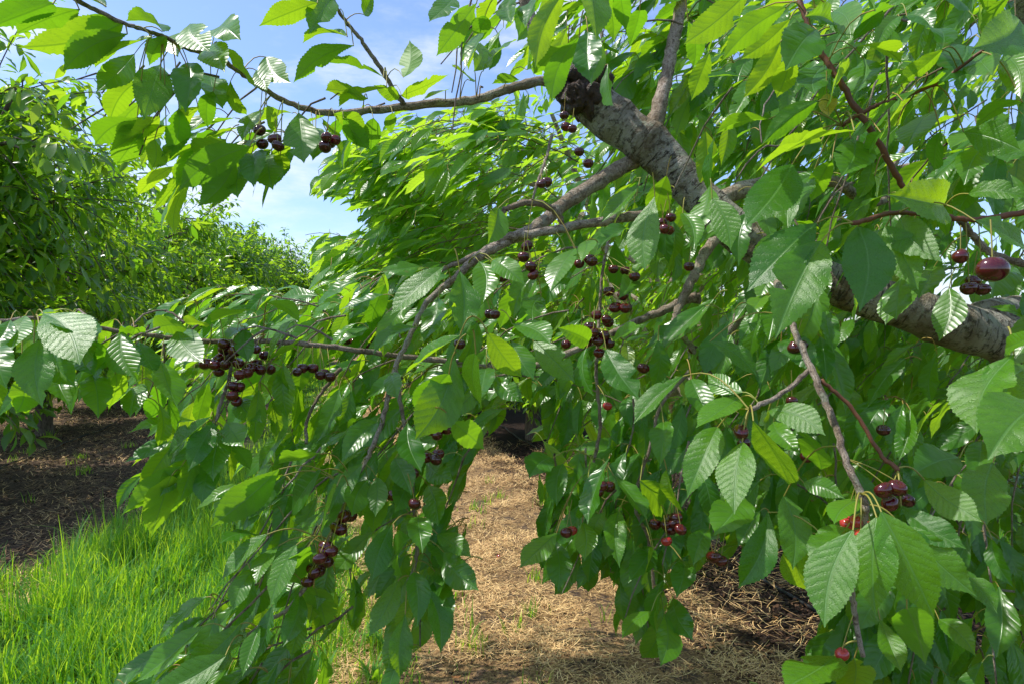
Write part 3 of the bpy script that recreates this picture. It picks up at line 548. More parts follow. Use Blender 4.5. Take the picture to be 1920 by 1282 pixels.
region([(1180,640),(1930,720),(1930,1150),(1560,1100),(1300,1080),(1180,960),(1020,940),(1040,720)], 1.1, 1.6, 34, .105, drift=(-.2, -.1, -.8), gaps=GAPS+LIMBWIN, face=.6, rnd=(0, .6))
region(R_FRONT, 1.6, 2.3, 75, .11, face=.4)
region([(1480,1100),(1920,1060),(1940,1230),(1700,1290),(1520,1290)], 1.15, 1.6, 11, .1, drift=(-.1, -.1, -.9), gaps=GAPS+[G_RR], face=.6, rnd=(0, .5))
# middle, lit from behind: shoots sweeping left and down
region([(700,470),(1150,420),(1180,600),(1100,760),(960,820),(700,760),(620,700),(640,600)], 1.25, 1.75, 36, .1, gaps=GAPS+LIMBWIN, face=.35, bias=(-.35, -.1, -.2))
region([(600,740),(940,700),(920,880),(830,960),(560,1000),(520,900),(480,860)], 1.15, 1.6, 15, .095, drift=(-.45, -.1, -.75), face=.4, bias=(-.4, -.1, -.2), wr=(.34, .43))
region([(1000,760),(1240,700),(1240,1000),(1120,960),(1020,920)], 1.2, 1.6, 12, .1, drift=(-.1, -.1, -.9), face=.5)
region([(640,960),(800,900),(840,1100),(700,1150),(560,1130)], 1.12, 1.3, 2, .09, drift=(-.2, -.1, -.9), face=.5)
region([(270,770),(620,750),(640,960),(430,1000),(300,950)], 1.06, 1.3, 12, .1, drift=(-.7, -.1, -.5), face=.35, bias=(-.4, -.1, -.15), gaps=GAPS[:2]+[[(-50,800),(230,780),(215,960),(290,1030),(400,1000),(420,1100),(250,1300),(-50,1300)]], wr=(.32, .42))
region([(430,1080),(620,1000),(660,1150),(520,1290),(330,1290)], 1.0, 1.2, 8, .1, drift=(-.7, -.2, -.6), length=(.1, .22), face=.4, bias=(-.35, -.1, -.2), gaps=[G_MID])
region([(1000,-130),(1960,-130),(1960,90),(1000,50)], 1.5, 2.7, 34, .11, face=.2, bias=(-.5, 0, -.1), gaps=LIMBWIN)
# along the level left branch
region([(0,595),(700,610),(700,650),(300,645),(0,630)], 1.1, 1.35, 20, .09, drift=(-.7, .1, -.15), length=(.06, .14), gaps=[SKYGAP, G_LEFT], face=.35, end=5)
# the second tier just behind it, bright
region([(420,560),(760,520),(760,700),(640,690),(420,620)], 1.5, 2.1, 16, .095, drift=(-.9, 0, .05), length=(.2, .4), gaps=GAPS, face=.3)
# top left branch
region([(150,60),(640,180),(600,260),(300,240)], 1.12, 1.3, 15, .1, drift=(-.7, -.2, -.35), length=(.05, .12), gaps=[], face=.1, end=5, bias=(-.5, 0, -.2))
region([(560,180),(1000,150),(1000,175),(560,215)], 1.28, 1.42, 4, .085, drift=(-.5, -.1, -.1), length=(.04, .08), gaps=[], face=.1, end=4)
region([(820,-50),(1000,-50),(1090,40),(900,40)], 1.15, 1.5, 6, .1, drift=(-.5, -.2, -.45), length=(.08, .2), gaps=[[(205,-80),(800,-80),(810,250),(205,230)]], face=.1)
# the crown overhead and to the right, above the picture, plus shoots added up left for their shade
def box_region(lo, hi, n, LL, drift=(-.5, -.3, .1), sink=fill):
    for _ in range(n):
        s = np.array(lo)+rng.random(3)*(np.array(hi)-np.array(lo))
        if s[0] < .35 and s[2] < 2.1+.75*max(0, s[1]): 
            q = proj(s)
            if s[1] > .3 and q[1] > -60: continue
        shoot(s, unit(np.array(drift)+rng.normal(0, .45, 3)), rng.uniform(.2, .45), LL, sink, GAPS, face=.1, tw=twigs)
box_region((.55, .3, 2.15), (2.9, 2.6, 3.3), 52, .11)
box_region((-2.0, 3.0, 3.8), (-1.1, 3.9, 4.1), 17, .11)  # unseen shoots added up left to cast dappled shade on the straw
box_region((1.2, .4, .7), (2.9, 2.8, 2.2), 32, .11, (-.3, -.3, -.5))

# gaps in the crown through which the sun reaches some of the nearer leaves and the limb
LIT = np.array([P(*q) for q in ((1620,1060,.72),(1560,1090,.7),(1690,1060,.72),(1430,850,.82),(1380,890,.8),(1350,775,.86),(950,670,.97),(895,715,.96),(1215,440,1.0),(1245,400,1.05),
  (105,640,1.0),(50,630,1.0),(240,665,1.08),(355,650,1.12),(605,960,1.0),(1180,240,1.45),(1240,285,1.45),(1120,200,1.45),(1080,370,1.35),(1000,430,1.28),(1050,510,1.1),(1890,840,.62),(1850,130,.9),
  (1510,1260,.82),(1100,420,1.3),(520,1060,1.0),(440,800,1.1),(1010,650,1.02),(1160,690,1.0))])
LIT = np.vstack([LIT, [(h[0]+h[1])/2 for h in hero.a if h[0][0] > -.1 and rng.random() < .3]])
def sunlit_gap(lv, rad=.115):
    c = np.array([(x[0]+x[1])/2 for x in lv.a]); bad = np.zeros(len(c), bool)
    for p_ in LIT:
        v = c-p_; t = v@SUN; dd = np.linalg.norm(v-t[:, None]*SUN, axis=1); bad |= (t > .04) & (dd < rad)
    lv.a = [x for x, b_ in zip(lv.a, bad) if not b_]
sunlit_gap(fill)
def mesh_leaves(lv, name, mats, parent, off, nu, nv, serr, idx=None, stalks=True, **props):
    a = lv.arrays(idx); B, T, N, node, wf, bend, fold, wave, ph, rnd = a
    g = Geo()
    V, Q, U, R = leaf_block(B, T, N, wf, bend, fold, wave, ph, nu, nv, serr, rnd)
    g.add(V-off, Q, U, R, 0)
    if stalks:
        tip = B+(T-B)*.01
        V, Q = thin_stalks(node, tip, .0011, .0008, seg=4, sides=4); g.add(V-off, Q, None, None, 1)
    return link(name, g.mesh(name, mats), parent, **props)
# the hundred leaves that show largest are parts of their own, the rest is the foliage
a = hero.arrays(); B, T = a[0], a[1]
pb, pt = proj(B), proj(T); mid = (pb+pt)/2; vis = (mid[:, 0] > -10) & (mid[:, 0] < 1930) & (mid[:, 1] > -10) & (mid[:, 1] < 1290)
size = np.where(vis, np.linalg.norm(pb-pt, axis=1), 0)
order = np.argsort(-size); top, rest = order[:99], order[99:]
for i in top:
    Bi = a[0][i]
    lo = mesh_leaves(hero, 'leaf', [M['leaf'], M['stalk']], tree, Bi, 46, 8, .013, [i], stalks=False)
    lo.location = Bi-TBv
    V, Q = thin_stalks(a[3][i:i+1], (Bi+(T[i]-Bi)*.01)[None], .0012, .0009, seg=7, sides=6)
    st = link('leaf_stalk', write_mesh('leaf_stalk', V-Bi, Q, [M['stalk']]), lo)
bx, by, tx, ty, d = BLIGHT
one = Leaves(); Bb, Tb = P(bx, by, d), P(tx, ty, d-.02); one.add(Bb, Tb, unit(to_cam(Bb)+.4*UP), Bb+UP*.03, .5)
yl = mesh_leaves(one, 'leaf', [M['leaf_yellow'], M['stalk']], tree, Bb, 30, 6, .013, label='small yellow leaf among the green'); yl.location = Bb-TBv
rest_l = Leaves(); rest_l.a = [hero.a[i] for i in rest]+[x for x in fill.a]
ctr = np.array([x[0] for x in rest_l.a]); dist = ctr[:, 1]; q = proj(np.where(ctr[:, 1:2] > .3, ctr, ctr+[0, 9, 0]))
onscr = (q[:, 0] > -80) & (q[:, 0] < 2000) & (q[:, 1] > -80) & (q[:, 1] < 1360) & (ctr[:, 1] > .4)
near = np.where(onscr & (dist < 1.6))[0]; midl = np.where(onscr & (dist >= 1.6))[0]; off = np.where(~onscr)[0]
g = Geo()
for idx, nu, nv, se in ((near, 30, 6, .013), (midl, 16, 4, .012), (off, 7, 2, 0)):
    B, T, N, node, wf, bend, fold, wave, ph, rnd = rest_l.arrays(idx)
    V, Q, U, R = leaf_block(B, T, N, wf, bend, fold, wave, ph, nu, nv, se, rnd); g.add(V-TBv, Q, U, R, 0)
    V, Q = thin_stalks(node, B+(T-B)*.01, .0011, .0008, seg=4 if nu > 7 else 2, sides=4 if nu > 7 else 3); g.add(V-TBv, Q, None, None, 1)
fo = link('foliage', g.mesh('foliage', [M['leaf'], M['stalk']]), tree); fo['kind'] = 'stuff'
print('near tree leaves', len(hero.a), len(fill.a), 'near', len(near), 'mid', len(midl), 'off', len(off))
for i, V in enumerate(twigs.V): twigs.V[i] = V-TBv
tg = link('twigs', twigs.mesh('twigs', [M['bark_thin']]), tree); tg['kind'] = 'stuff'

# cherries
def cherry_mesh(name, mat):
    nu, nv = 18, 14; V = []; Q = []
    for i in range(nv+1):
        th = math.pi*i/nv
        for j in range(nu):
            ph = 2*math.pi*j/nu; r = 1.0
            z = math.cos(th)*.93; s = math.sin(th)
            z -= .34*math.exp(-(th/.36)**2); s *= 1+.07*math.cos(th); z += .05*math.exp(-((math.pi-th)/.25)**2)
            s *= 1+.05*math.cos(ph*2)
            s *= 1-.035*math.exp(-(min(ph, 2*math.pi-ph)/.22)**2)          # the seam
            V.append((s*math.cos(ph), s*math.sin(ph), z))
    for i in range(nv):
        for j in range(nu): a_ = i*nu+j; b_ = i*nu+(j+1) % nu; Q.append((a_, a_+nu, b_+nu, b_))
    return write_mesh(name, np.array(V), np.array(Q), [mat])
CM = {'d': cherry_mesh('cherry', M['cherry']), 'r': cherry_mesh('cherry', M['cherry_red'])}
cl = []
for rec in CHER.replace('\n', '').split(';'):
    v = rec.split(','); cl.append((float(v[0]), float(v[1]), float(v[2]), v[3] if len(v) > 3 else 'd'))
cl.sort(key=lambda c: c[2])
extra = []
for n, (px, py, d, kd) in enumerate(cl):
    c = P(px, py, d); r = rng.uniform(.0090, .0106)
    if px == 1861: r = .0125
    if kd == 'r': r *= .84
    top_ = c+np.array([0, 0, r*.72]); node, nd = nearest_node(c+[0, 0, .03], .085)
    if node is None or node[2] < c[2]+.01: node = c+np.array([rng.normal(0, .008), rng.normal(0, .008), rng.uniform(.035, .05)])
    if n < 100:
        o = link('cherry', CM[kd], tree); o.location = c-TBv; o.scale = (r*rng.uniform(1, 1.12), r, r*rng.uniform(.9, 1.02)); o.rotation_euler = (rng.normal(0, .35), rng.normal(0, .35), rng.uniform(0, 6.28))
        if kd == 'r': o['label'] = 'bright red cherry, not yet dark'
        V, Q = thin_stalks(np.array([node]), np.array([top_]), .0008, .0007, sag=.05, seg=6, sides=5)
        s = link('cherry_stalk', write_mesh('cherry_stalk', V-TBv, Q, [M['stalk']]), o)
        s.matrix_parent_inverse = (o.matrix_basis if False else __import__('mathutils').Matrix.LocRotScale(o.location, o.rotation_euler, o.scale)).inverted()
    else: extra.append((c, r, kd, node, top_))
for i in range(0, 100, 2):                           # partners half hidden behind the others
    px, py, d, kd = cl[i]
    if d < .9 or kd == 'r': continue
    c = P(px, py, d)+np.array([rng.normal(0, .012), rng.uniform(.014, .024), rng.normal(0, .010)]); r = rng.uniform(.0094, .0108)
    t_ = c+np.array([0, 0, r*.6]); extra.append((c, r, kd, t_+np.array([rng.normal(0, .008), 0, .035]), t_))
if extra:
    me = CM['d']; cv = np.zeros(len(me.vertices)*3); me.vertices.foreach_get('co', cv); cv = cv.reshape(-1, 3)
    cq = np.array([list(p.vertices) if len(p.vertices) == 4 else list(p.vertices)+[p.vertices[0]] for p in me.polygons if len(p.vertices) == 4])
    g = Geo()
    for c, r, kd, node, top_ in extra:
        g.add(cv*r+c-TBv, cq); V, Q = thin_stalks(np.array([node]), np.array([top_]), .0008, .0007, sag=.05); g.add(V-TBv, Q, mi=1)
    eo = link('cherries', g.mesh('cherries', [M['cherry'], M['stalk']]), tree); eo['kind'] = 'stuff'
# ------------------------------------------------------------------ the other trees of the orchard
def grow_tree(seed, H, R, nshoot, LL, nu, nv, upright=.5, exclude=None, at=None, rot=0, low=.55, step=.06, scale_leaf=1.):
    """Trunk, scaffold branches and a crown of hanging leafy shoots. Returns three Geo in local coordinates."""
    global rng
    keep = rng; rng = np.random.default_rng(seed)
    tr, br, cr = Geo(), Geo(), Leaves(); tw = Geo()
    h0 = .75; p = catmull([(0, 0, -.05), (.02, 0, .3), (-.02, .02, h0)], 14)
    V, Q, U = tube(p, np.interp(np.linspace(0, 1, 14), [0, .15, 1], [.15, .11, .10]), 14, rough=.15, seed=seed); tr.add(V, Q, U)
    limbs = []
    for k in range(8):
        a = k*2*math.pi/8*1.0+rng.uniform(-.3, .3); out = rng.uniform(.55, .95)*R*(1 if k % 2 else .6); top = H*rng.uniform(.72, .95)*(1 if k % 2 == 0 else .8)
        e = np.array([math.cos(a)*out, math.sin(a)*out, top]); m = np.array([math.cos(a)*out*.5, math.sin(a)*out*.5, h0+(top-h0)*.42])
        pth = catmull([(0, 0, h0-.1), m, e], 26); limbs.append(pth)
        V, Q, U = tube(pth, np.linspace(.065, .012, 26), 10, rough=.1, seed=seed+k); br.add(V, Q, U)
        for j in range(5):
            i = rng.integers(6, 24); s = pth[i]; a2 = a+rng.uniform(-1.3, 1.3); l = rng.uniform(.35, .8)*R*.6
            e2 = s+np.array([math.cos(a2)*l, math.sin(a2)*l, rng.uniform(-.25, .5)*l]); mm = (s+e2)/2+UP*.12*l
            p2 = catmull([s, mm, e2], 14); limbs.append(p2)
            V, Q, U = tube(p2, np.linspace(.022, .006, 14), 6); br.add(V, Q, U)
    LP = np.vstack(limbs)
    LPw = LP[LP[:, 2] > low]
    for _ in range(nshoot):
        s = LPw[rng.integers(len(LPw))]+rng.normal(0, .06, 3)
        o = s*np.array([1, 1, 0]); o = unit(o)
        # spread outwards to fill the crown's envelope
        dr = unit(o*rng.uniform(.2, 1.1)+UP*rng.uniform(-.5, .75)+rng.normal(0, .45, 3))
        ln = rng.uniform(.4, 1.05)
        _shoot_local(s, dr, ln, LL, cr, tw, step, H, R)
    rng = keep
    return tr, br, cr, tw
def _shoot_local(s, d, length, LL, sink, tw, step, H, R):
    n = max(4, int(length/step)); t = np.linspace(0, 1, n)
    path = s+d*length*t[:, None]-UP*(t**2*length*.28)[:, None]
    if path[-1][2] < .35: return
    D = unit(np.gradient(path, axis=0)); V, Q, U = tube(path, np.linspace(.006, .002, n), 3); tw.add(V, Q, U)
    base = rng.random()*6.28
    for i in range(1, n):
        for k in range(4 if i == n-1 else 2):
            sd = unit(np.cross(D[i], UP)+1e-6); o = np.cross(D[i], sd); base += 2.4
            rad = sd*math.cos(base)+o*math.sin(base)
            B = path[i]+unit(rad+D[i]*.4)*.025; L = LL*rng.uniform(.75, 1.15)
            X = unit(rad*.6+D[i]*.5-UP*rng.uniform(.05, .8)+rng.normal(0, .2, 3))
            N = unit(UP*.8+rad*.3+unit(B*[1, 1, 0]+1e-6)*.45+rng.normal(0, .25, 3))
            sink.add(B, B+X*L, N, path[i], rng.uniform(.34, .44), rnd=rng.random())
def crown_mesh(name, lv, tw, nu, nv, mat, stalks):
    B, T, N, node, wf, bend, fold, wave, ph, rnd = lv.arrays(); g = Geo()
    V, Q, U, R = leaf_block(B, T, N, wf, bend, fold, wave, ph, nu, nv, 0, rnd); g.add(V, Q, U, R, 0)
    if stalks: V, Q = thin_stalks(node, B, .0012, .001, seg=2, sides=3); g.add(V, Q, None, None, 1)
    V = np.concatenate(tw.V); g.add(V, np.concatenate(tw.Q), mi=1)
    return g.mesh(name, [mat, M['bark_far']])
protos = []
for sd, H, R, ns in ((11, 4.2, 1.75, 760), (23, 4.4, 1.8, 760), (37, 4.0, 1.7, 680)):
    tr, br, cr, tw = grow_tree(sd, H, R, ns, .145, 6, 2, step=.056)
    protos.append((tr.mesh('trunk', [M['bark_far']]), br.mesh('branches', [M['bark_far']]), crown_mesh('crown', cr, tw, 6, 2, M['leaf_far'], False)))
    print('row tree leaves', len(cr.a))
def row_tree(off, d, proto, rz, s, label):
    t = bpy.data.objects.new('cherry_tree', None); COL.objects.link(t); t.location = (off+ROW*d, d, 0); t.rotation_euler = (0, 0, rz)
    t.scale = (s, s, s); t['label'] = label; t['category'] = 'tree'; t['group'] = 'cherry trees in the orchard rows'
    for nm, me in zip(('trunk', 'branches', 'crown'), protos[proto]): link(nm, me, t)
    return t
far = 'distant cherry tree, one of many crowns merging at the end of the orchard rows'
mid_l = 'leafy cherry tree in the left row between the dense second tree and the sky gap, %s'
L_ = [(6.0, 0, .4, 1.17, 'tall cherry tree at the left edge, its shaded crown rising beside the blue sky'),
      (9.9, 1, 2.1, 1.0, 'cherry tree in the left row whose brown trunk stands above the mulch and fallen twigs'),
      (13.6, 2, 3.3, 1.14, 'third cherry tree of the left row, its crown lower than the two before it'),
      (17.3, 0, 4.0, 1.22, 'fourth cherry tree of the left row, under the end of the bright hanging leaves'),
      (20.5, 1, 5.0, 1.3, 'fifth cherry tree of the left row, small against the sky')]
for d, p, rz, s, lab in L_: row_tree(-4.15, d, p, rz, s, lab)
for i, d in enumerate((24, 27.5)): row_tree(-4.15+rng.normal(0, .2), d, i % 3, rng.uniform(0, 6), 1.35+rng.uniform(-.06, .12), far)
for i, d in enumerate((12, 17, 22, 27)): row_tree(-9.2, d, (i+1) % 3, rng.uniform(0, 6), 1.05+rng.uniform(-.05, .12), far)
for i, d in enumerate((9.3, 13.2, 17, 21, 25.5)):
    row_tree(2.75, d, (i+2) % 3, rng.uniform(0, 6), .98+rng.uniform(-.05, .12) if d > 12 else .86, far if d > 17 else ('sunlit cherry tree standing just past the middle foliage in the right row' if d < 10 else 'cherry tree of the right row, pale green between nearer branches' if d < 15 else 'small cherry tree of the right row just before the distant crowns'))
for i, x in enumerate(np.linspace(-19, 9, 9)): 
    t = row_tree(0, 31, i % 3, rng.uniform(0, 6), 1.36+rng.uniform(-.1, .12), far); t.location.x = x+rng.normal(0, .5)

# the next tree of our own row: sunlit, its long shoots fill the middle of the picture
T2 = np.array([1.35, 4.9, 0.0]); t2 = bpy.data.objects.new('cherry_tree', None); COL.objects.link(t2); t2.location = T2
t2['label'] = 'bright sunlit cherry tree behind the thick limb, its long shoots reaching left'; t2['category'] = 'tree'; t2['group'] = 'cherry trees in the orchard rows'
f2, w2 = Leaves(), Geo()
tr, br, cr, tw = grow_tree(51, 4.3, 2.1, 250, .115, 9, 2)
for i in range(len(cr.a)):
    pass
SG2 = [SKYGAP, G_SLIT, [(-60,-60),(560,-60),(575,560),(-60,620)], G_LEFT, G_FAR, [(870,850),(1300,900),(1560,1050),(1560,1300),(600,1300),(620,1000)]]
arr = np.array([x[0] for x in cr.a])+T2; tipp = np.array([x[1] for x in cr.a])+T2
pm = proj((arr+tipp)/2); bad = np.zeros(len(arr), bool)
for g_ in SG2: bad |= inside(g_, pm) | inside(g_, proj(tipp)) | inside(g_, proj(arr))
f2.a = [(x[0]+T2, x[1]+T2, x[2], x[3]+T2)+x[4:] for x, bd in zip(cr.a, bad) if not bd]
region([(640,300),(760,230),(1000,190),(1160,330),(1100,520),(900,560),(700,560),(600,540),(610,470),(720,430),(600,350)], 2.0, 3.4, 165, .105, drift=(-.9, -.3, .15), length=(.3, .6), gaps=SG2, face=.22, sink=f2, tw=w2, rnd=(.3, .95), bias=(-.6, -.15, -.1), wr=(.32, .42))
region([(590,335),(700,270),(760,300),(700,420),(640,395)], 2.6, 3.0, 14, .105, drift=(-.9, -.3, .15), length=(.2, .35), gaps=SG2, face=.22, sink=f2, tw=w2, rnd=(.3, 1), bias=(-.6, -.15, -.1), wr=(.32, .42))
region([(560,470),(760,440),(900,560),(700,620),(520,600),(500,560)], 2.0, 3.2, 48, .10, drift=(-.95, -.1, .1), length=(.3, .55), gaps=SG2, face=.22, sink=f2, tw=w2, rnd=(.3, 1), bias=(-.6, -.15, -.1), wr=(.32, .42))
region([(1240,-40),(1940,-40),(1940,640),(1300,640),(1180,300)], 2.3, 3.4, 80, .11, drift=(-.7, -.4, 0), length=(.3, .6), gaps=[], face=.25, sink=f2, tw=w2, rnd=(.2, 1), bias=(-.6, -.15, -.1), wr=(.32, .42))
region([(1180,420),(1940,420),(1940,1050),(1300,1000),(1060,800),(1000,640)], 2.2, 3.2, 50, .11, drift=(-.5, -.3, -.4), length=(.3, .6), gaps=SG2[:2]+SG2[3:], face=.3, sink=f2, tw=w2, rnd=(0, .9))
region([(1200,60),(1600,0),(1900,420),(1330,420),(1200,250)], 2.6, 3.8, 70, .11, drift=(-.7, -.4, 0), length=(.3, .6), gaps=[], face=.25, sink=f2, tw=w2, rnd=(.2, 1), bias=(-.6, -.15, -.1), wr=(.32, .42))
sunlit_gap(f2)
B, T, N, node, wf, bend, fold, wave, ph, rnd = f2.arrays(); g = Geo()
V, Q, U, R = leaf_block(B, T, N, wf, bend, fold, wave, ph, 10, 4, .01, rnd); g.add(V-T2, Q, U, R, 0)
V, Q = thin_stalks(node, B, .0012, .001, seg=3, sides=3); g.add(V-T2, Q, None, None, 1)
cm = g.mesh('crown', [M['leaf_mid'], M['stalk']])
link('trunk', tr.mesh('trunk', [M['bark_far']]), t2); link('crown', cm, t2)
print('second tree leaves', len(f2.a))
w2.V = [v-T2 for v in w2.V]
# keep only branches that stay inside the tree's own outline
for geo, nm in ((br, 'branches'), (w2, 'twigs')):
    vs, qs = [], []
    gg = Geo()
    for V, Q, U, R, Mi in zip(geo.V, geo.Q, geo.U, geo.R, geo.M):
        k0 = Q.min(); pr = proj(V+T2)
        if any(inside(g_, pr).any() for g_ in SG2[:3]): continue
        gg.add(V, Q-k0, U, R)
    link(nm, gg.mesh(nm, [M['bark_thin']]), t2)

# ------------------------------------------------------------------ ground
def height(x, y):
    u = x-ROW*y
    h = .02*np.sin(x*1.3+.4)*np.sin(y*.9)+.012*np.sin(x*3.7+y*2.1)+.008*np.sin(x*7.9-y*6.3)
    return h
def sheet(xs, ys):
    X, Y = np.meshgrid(xs, ys, indexing='ij'); Z = height(X, Y)
    fade = np.clip(1.2-np.hypot(X, Y)/60, 0, 1); Z = Z*fade
    V = np.stack([X, Y, Z], -1).reshape(-1, 3); a_, b_ = len(xs), len(ys)
    i, j = np.meshgrid(np.arange(a_-1), np.arange(b_-1), indexing='ij'); q = i*b_+j
    return V, np.stack([q, q+b_, q+b_+1, q+1], -1).reshape(-1, 4)
xs = np.concatenate([[-900, -300, -120, -60, -30, -18], np.arange(-12, 8, .09), [10, 16, 30, 60, 120, 300, 900]])
ys = np.concatenate([[-300, -60, -20, -6], np.arange(-2, 14, .09), np.arange(14, 40, 1.0), [45, 60, 90, 150, 300, 900, 2500]])
V, Q = sheet(xs, ys)
m, nt = mat_new('orchard floor'); b = NB(nt)
pos = b.n('ShaderNodeNewGeometry').outputs['Position']; sp = b.n('ShaderNodeSeparateXYZ'); b.link(pos, sp.inputs[0])
u = b.math('ADD', sp.outputs[0], b.math('MULTIPLY', sp.outputs[1], -ROW))
wob = b.math('MULTIPLY', b.math('SUBTRACT', b.noise(1.6, 3, .6, pos), .5), .9)
uw = b.math('ADD', u, wob)
n1 = b.noise(9, 6, .7, pos); n2 = b.noise(60, 4, .7, pos); n3 = b.noise(2.2, 4, .6, pos)
soil = b.ramp(n2, [(.3, (.035, .024, .017)), (.5, (.11, .075, .052)), (.7, (.30, .21, .13))])
soil = b.mix(b.math('MULTIPLY', b.sstep(n3, .45, .6), .5), soil, c4(.10, .075, .055))
strawc = b.ramp(n2, [(.3, (.09, .055, .027)), (.5, (.34, .21, .10)), (.72, (.66, .44, .21))])
strawc = b.mix(b.sstep(n1, .50, .62), strawc, c4(.13, .09, .062))
grassc = b.ramp(n2, [(.3, (.02, .05, .008)), (.6, (.06, .14, .015)), (.8, (.16, .20, .04))])
mul = b.ramp(n2, [(.35, (.012, .008, .006)), (.55, (.035, .022, .016)), (.75, (.12, .07, .04))])
ey = b.math('MULTIPLY', b.math('EXPONENT', b.math('MULTIPLY', b.math('SUBTRACT', sp.outputs[1], 4.0), -.6667)), .9)
ey = b.math('MINIMUM', ey, 1.8)
col = b.mix(b.sstep(b.math('ADD', uw, ey), -1.25, -.85), soil, grassc)
col = b.mix(b.sstep(uw, -.05, .35), col, strawc)
col = b.mix(b.sstep(uw, 1.75, 2.25), col, mul)
col = b.mix(b.sstep(uw, 3.6, 4.2), col, grassc)
col = b.mix(b.sstep(uw, -6.1, -6.5), col, grassc)
b.out(b.princ(col, .95, .1, b.bump(b.math('ADD', n2, b.math('MULTIPLY', n1, 1.5)), .9, .03)))
link('ground', write_mesh('ground', V, Q, [m])).__setitem__('kind', 'structure')

# grass: curved blades, one mass
def ribbons(base, direc, length, width, curl, seg, rnd, flat=False):
    K = len(base); t = np.linspace(0, 1, seg+1)
    hz = np.stack([np.cos(direc), np.sin(direc), np.zeros(K)], -1); sdv = np.stack([-np.sin(direc), np.cos(direc), np.zeros(K)], -1)
    if flat:
        ang = (t[None]-.5)*curl[:, None]
        x = np.cumsum(np.cos(ang), 1)/seg; y = np.cumsum(np.sin(ang), 1)/seg
        lift = rng.uniform(.0, .35, K)[:, None]*t[None]
        path = base[:, None]+length[:, None, None]*(x[..., None]*hz[:, None]+y[..., None]*sdv[:, None]+lift[..., None]*UP)
        W = unit(np.cross(np.gradient(path, axis=1), UP)); w = width[:, None]*np.ones_like(t)[None]
    else:
        th = curl[:, None]*t[None]
        x = np.cumsum(np.sin(th), 1)/seg; z = np.cumsum(np.cos(th), 1)/seg; x -= x[:, :1]; z -= z[:, :1]
        path = base[:, None]+length[:, None, None]*(x[..., None]*hz[:, None]+z[..., None]*UP)
        W = np.broadcast_to(sdv[:, None], path.shape); w = width[:, None]*(1-t**1.6*.93)[None]
    V = np.stack([path-W*w[..., None], path+W*w[..., None]], 2).reshape(-1, 3)
    i = np.arange(seg)*2; q = np.stack([i, i+1, i+3, i+2], -1)
    n1 = 2*(seg+1); Q = (q[None]+(np.arange(K)*n1)[:, None, None]).reshape(-1, 4)
    return V, Q, np.repeat(rnd, n1)
def scatter(n, u0, u1, d0, d1, power=1.6):
    d = d0+(d1-d0)*rng.random(n)**power; uu = rng.uniform(u0, u1, n); x = uu+ROW*d
    return x, d, uu
g = Geo()
def grass_patch(n, u0, u1, d0, d1, h0, h1, clump=.5, power=1.6, wsc=1., rr=(0, 1)):
    x, y, uu = scatter(n, u0, u1, d0, d1, power)
    wv = np.sin(y*1.7+.6)*.14+np.sin(y*4.1)*.07
    den = np.array([mnoise.noise(Vector((a_*1.9, b_*1.9, 3))) for a_, b_ in zip(x, y)])
    e0 = u0+np.where(u0 < -2, np.where(u0 > -3, .9-.9*np.exp(-(np.maximum(y, 3)-4)/1.5), 0), 0)
    edge = np.minimum((uu-e0)/.35, (u1+wv-uu)/.45); keep = (rng.random(n) < np.clip(edge, .0, 1)**.7)*(den > rng.random(n)*1.1-.6)
    x, y, den = x[keep > 0], y[keep > 0], den[keep > 0]; K = len(x)
    tuft = np.array([mnoise.noise(Vector((a_*5.2, b_*5.2, 9))) for a_, b_ in zip(x, y)])
    hgt = rng.uniform(h0, h1, K)*(1+.5*den)*np.clip(1+1.1*tuft, .35, 1.8)*rng.choice([1, 1, 1.0, 1.45], K)
    base = np.stack([x, y, height(x, y)-.005], -1)
    V, Q, R = ribbons(base, rng.uniform(0, 6.28, K), hgt, rng.uniform(.0014, .0042, K)*wsc*(1+y*.07), rng.uniform(.2, 2.6, K)*rng.uniform(.3, 1, K), 5, np.where(rng.random(K) < .07, 1., np.clip(rng.uniform(*rr, K)+den*.25, 0, .93)))
    g.add(V, Q, None, R)
grass_patch(56000, -2.15, .12, 2.0, 6.5, .06, .2, power=1.2, wsc=.85)
grass_patch(20000, -2.15, .12, 2.0, 6.5, .05, .16, power=1.2, wsc=1.2)
grass_patch(3500, -2.1, .05, 2.0, 6.5, .18, .30, power=1.2)
grass_patch(14000, -2.101, .1, 6.3, 18, .03, .09, power=1.2, wsc=1.5, rr=(.4, 1))
grass_patch(9000, -.1, .75, 2.0, 8, .04, .13, rr=(.3, 1))
grass_patch(9000, -2.1, .1, 18, 30, .05, .12, power=1, wsc=2.5)
grass_patch(9000, 3.8, 6.2, 3, 20, .1, .2, wsc=1.5); grass_patch(9000, -8.8, -6.3, 7, 30, .1, .2, wsc=2)
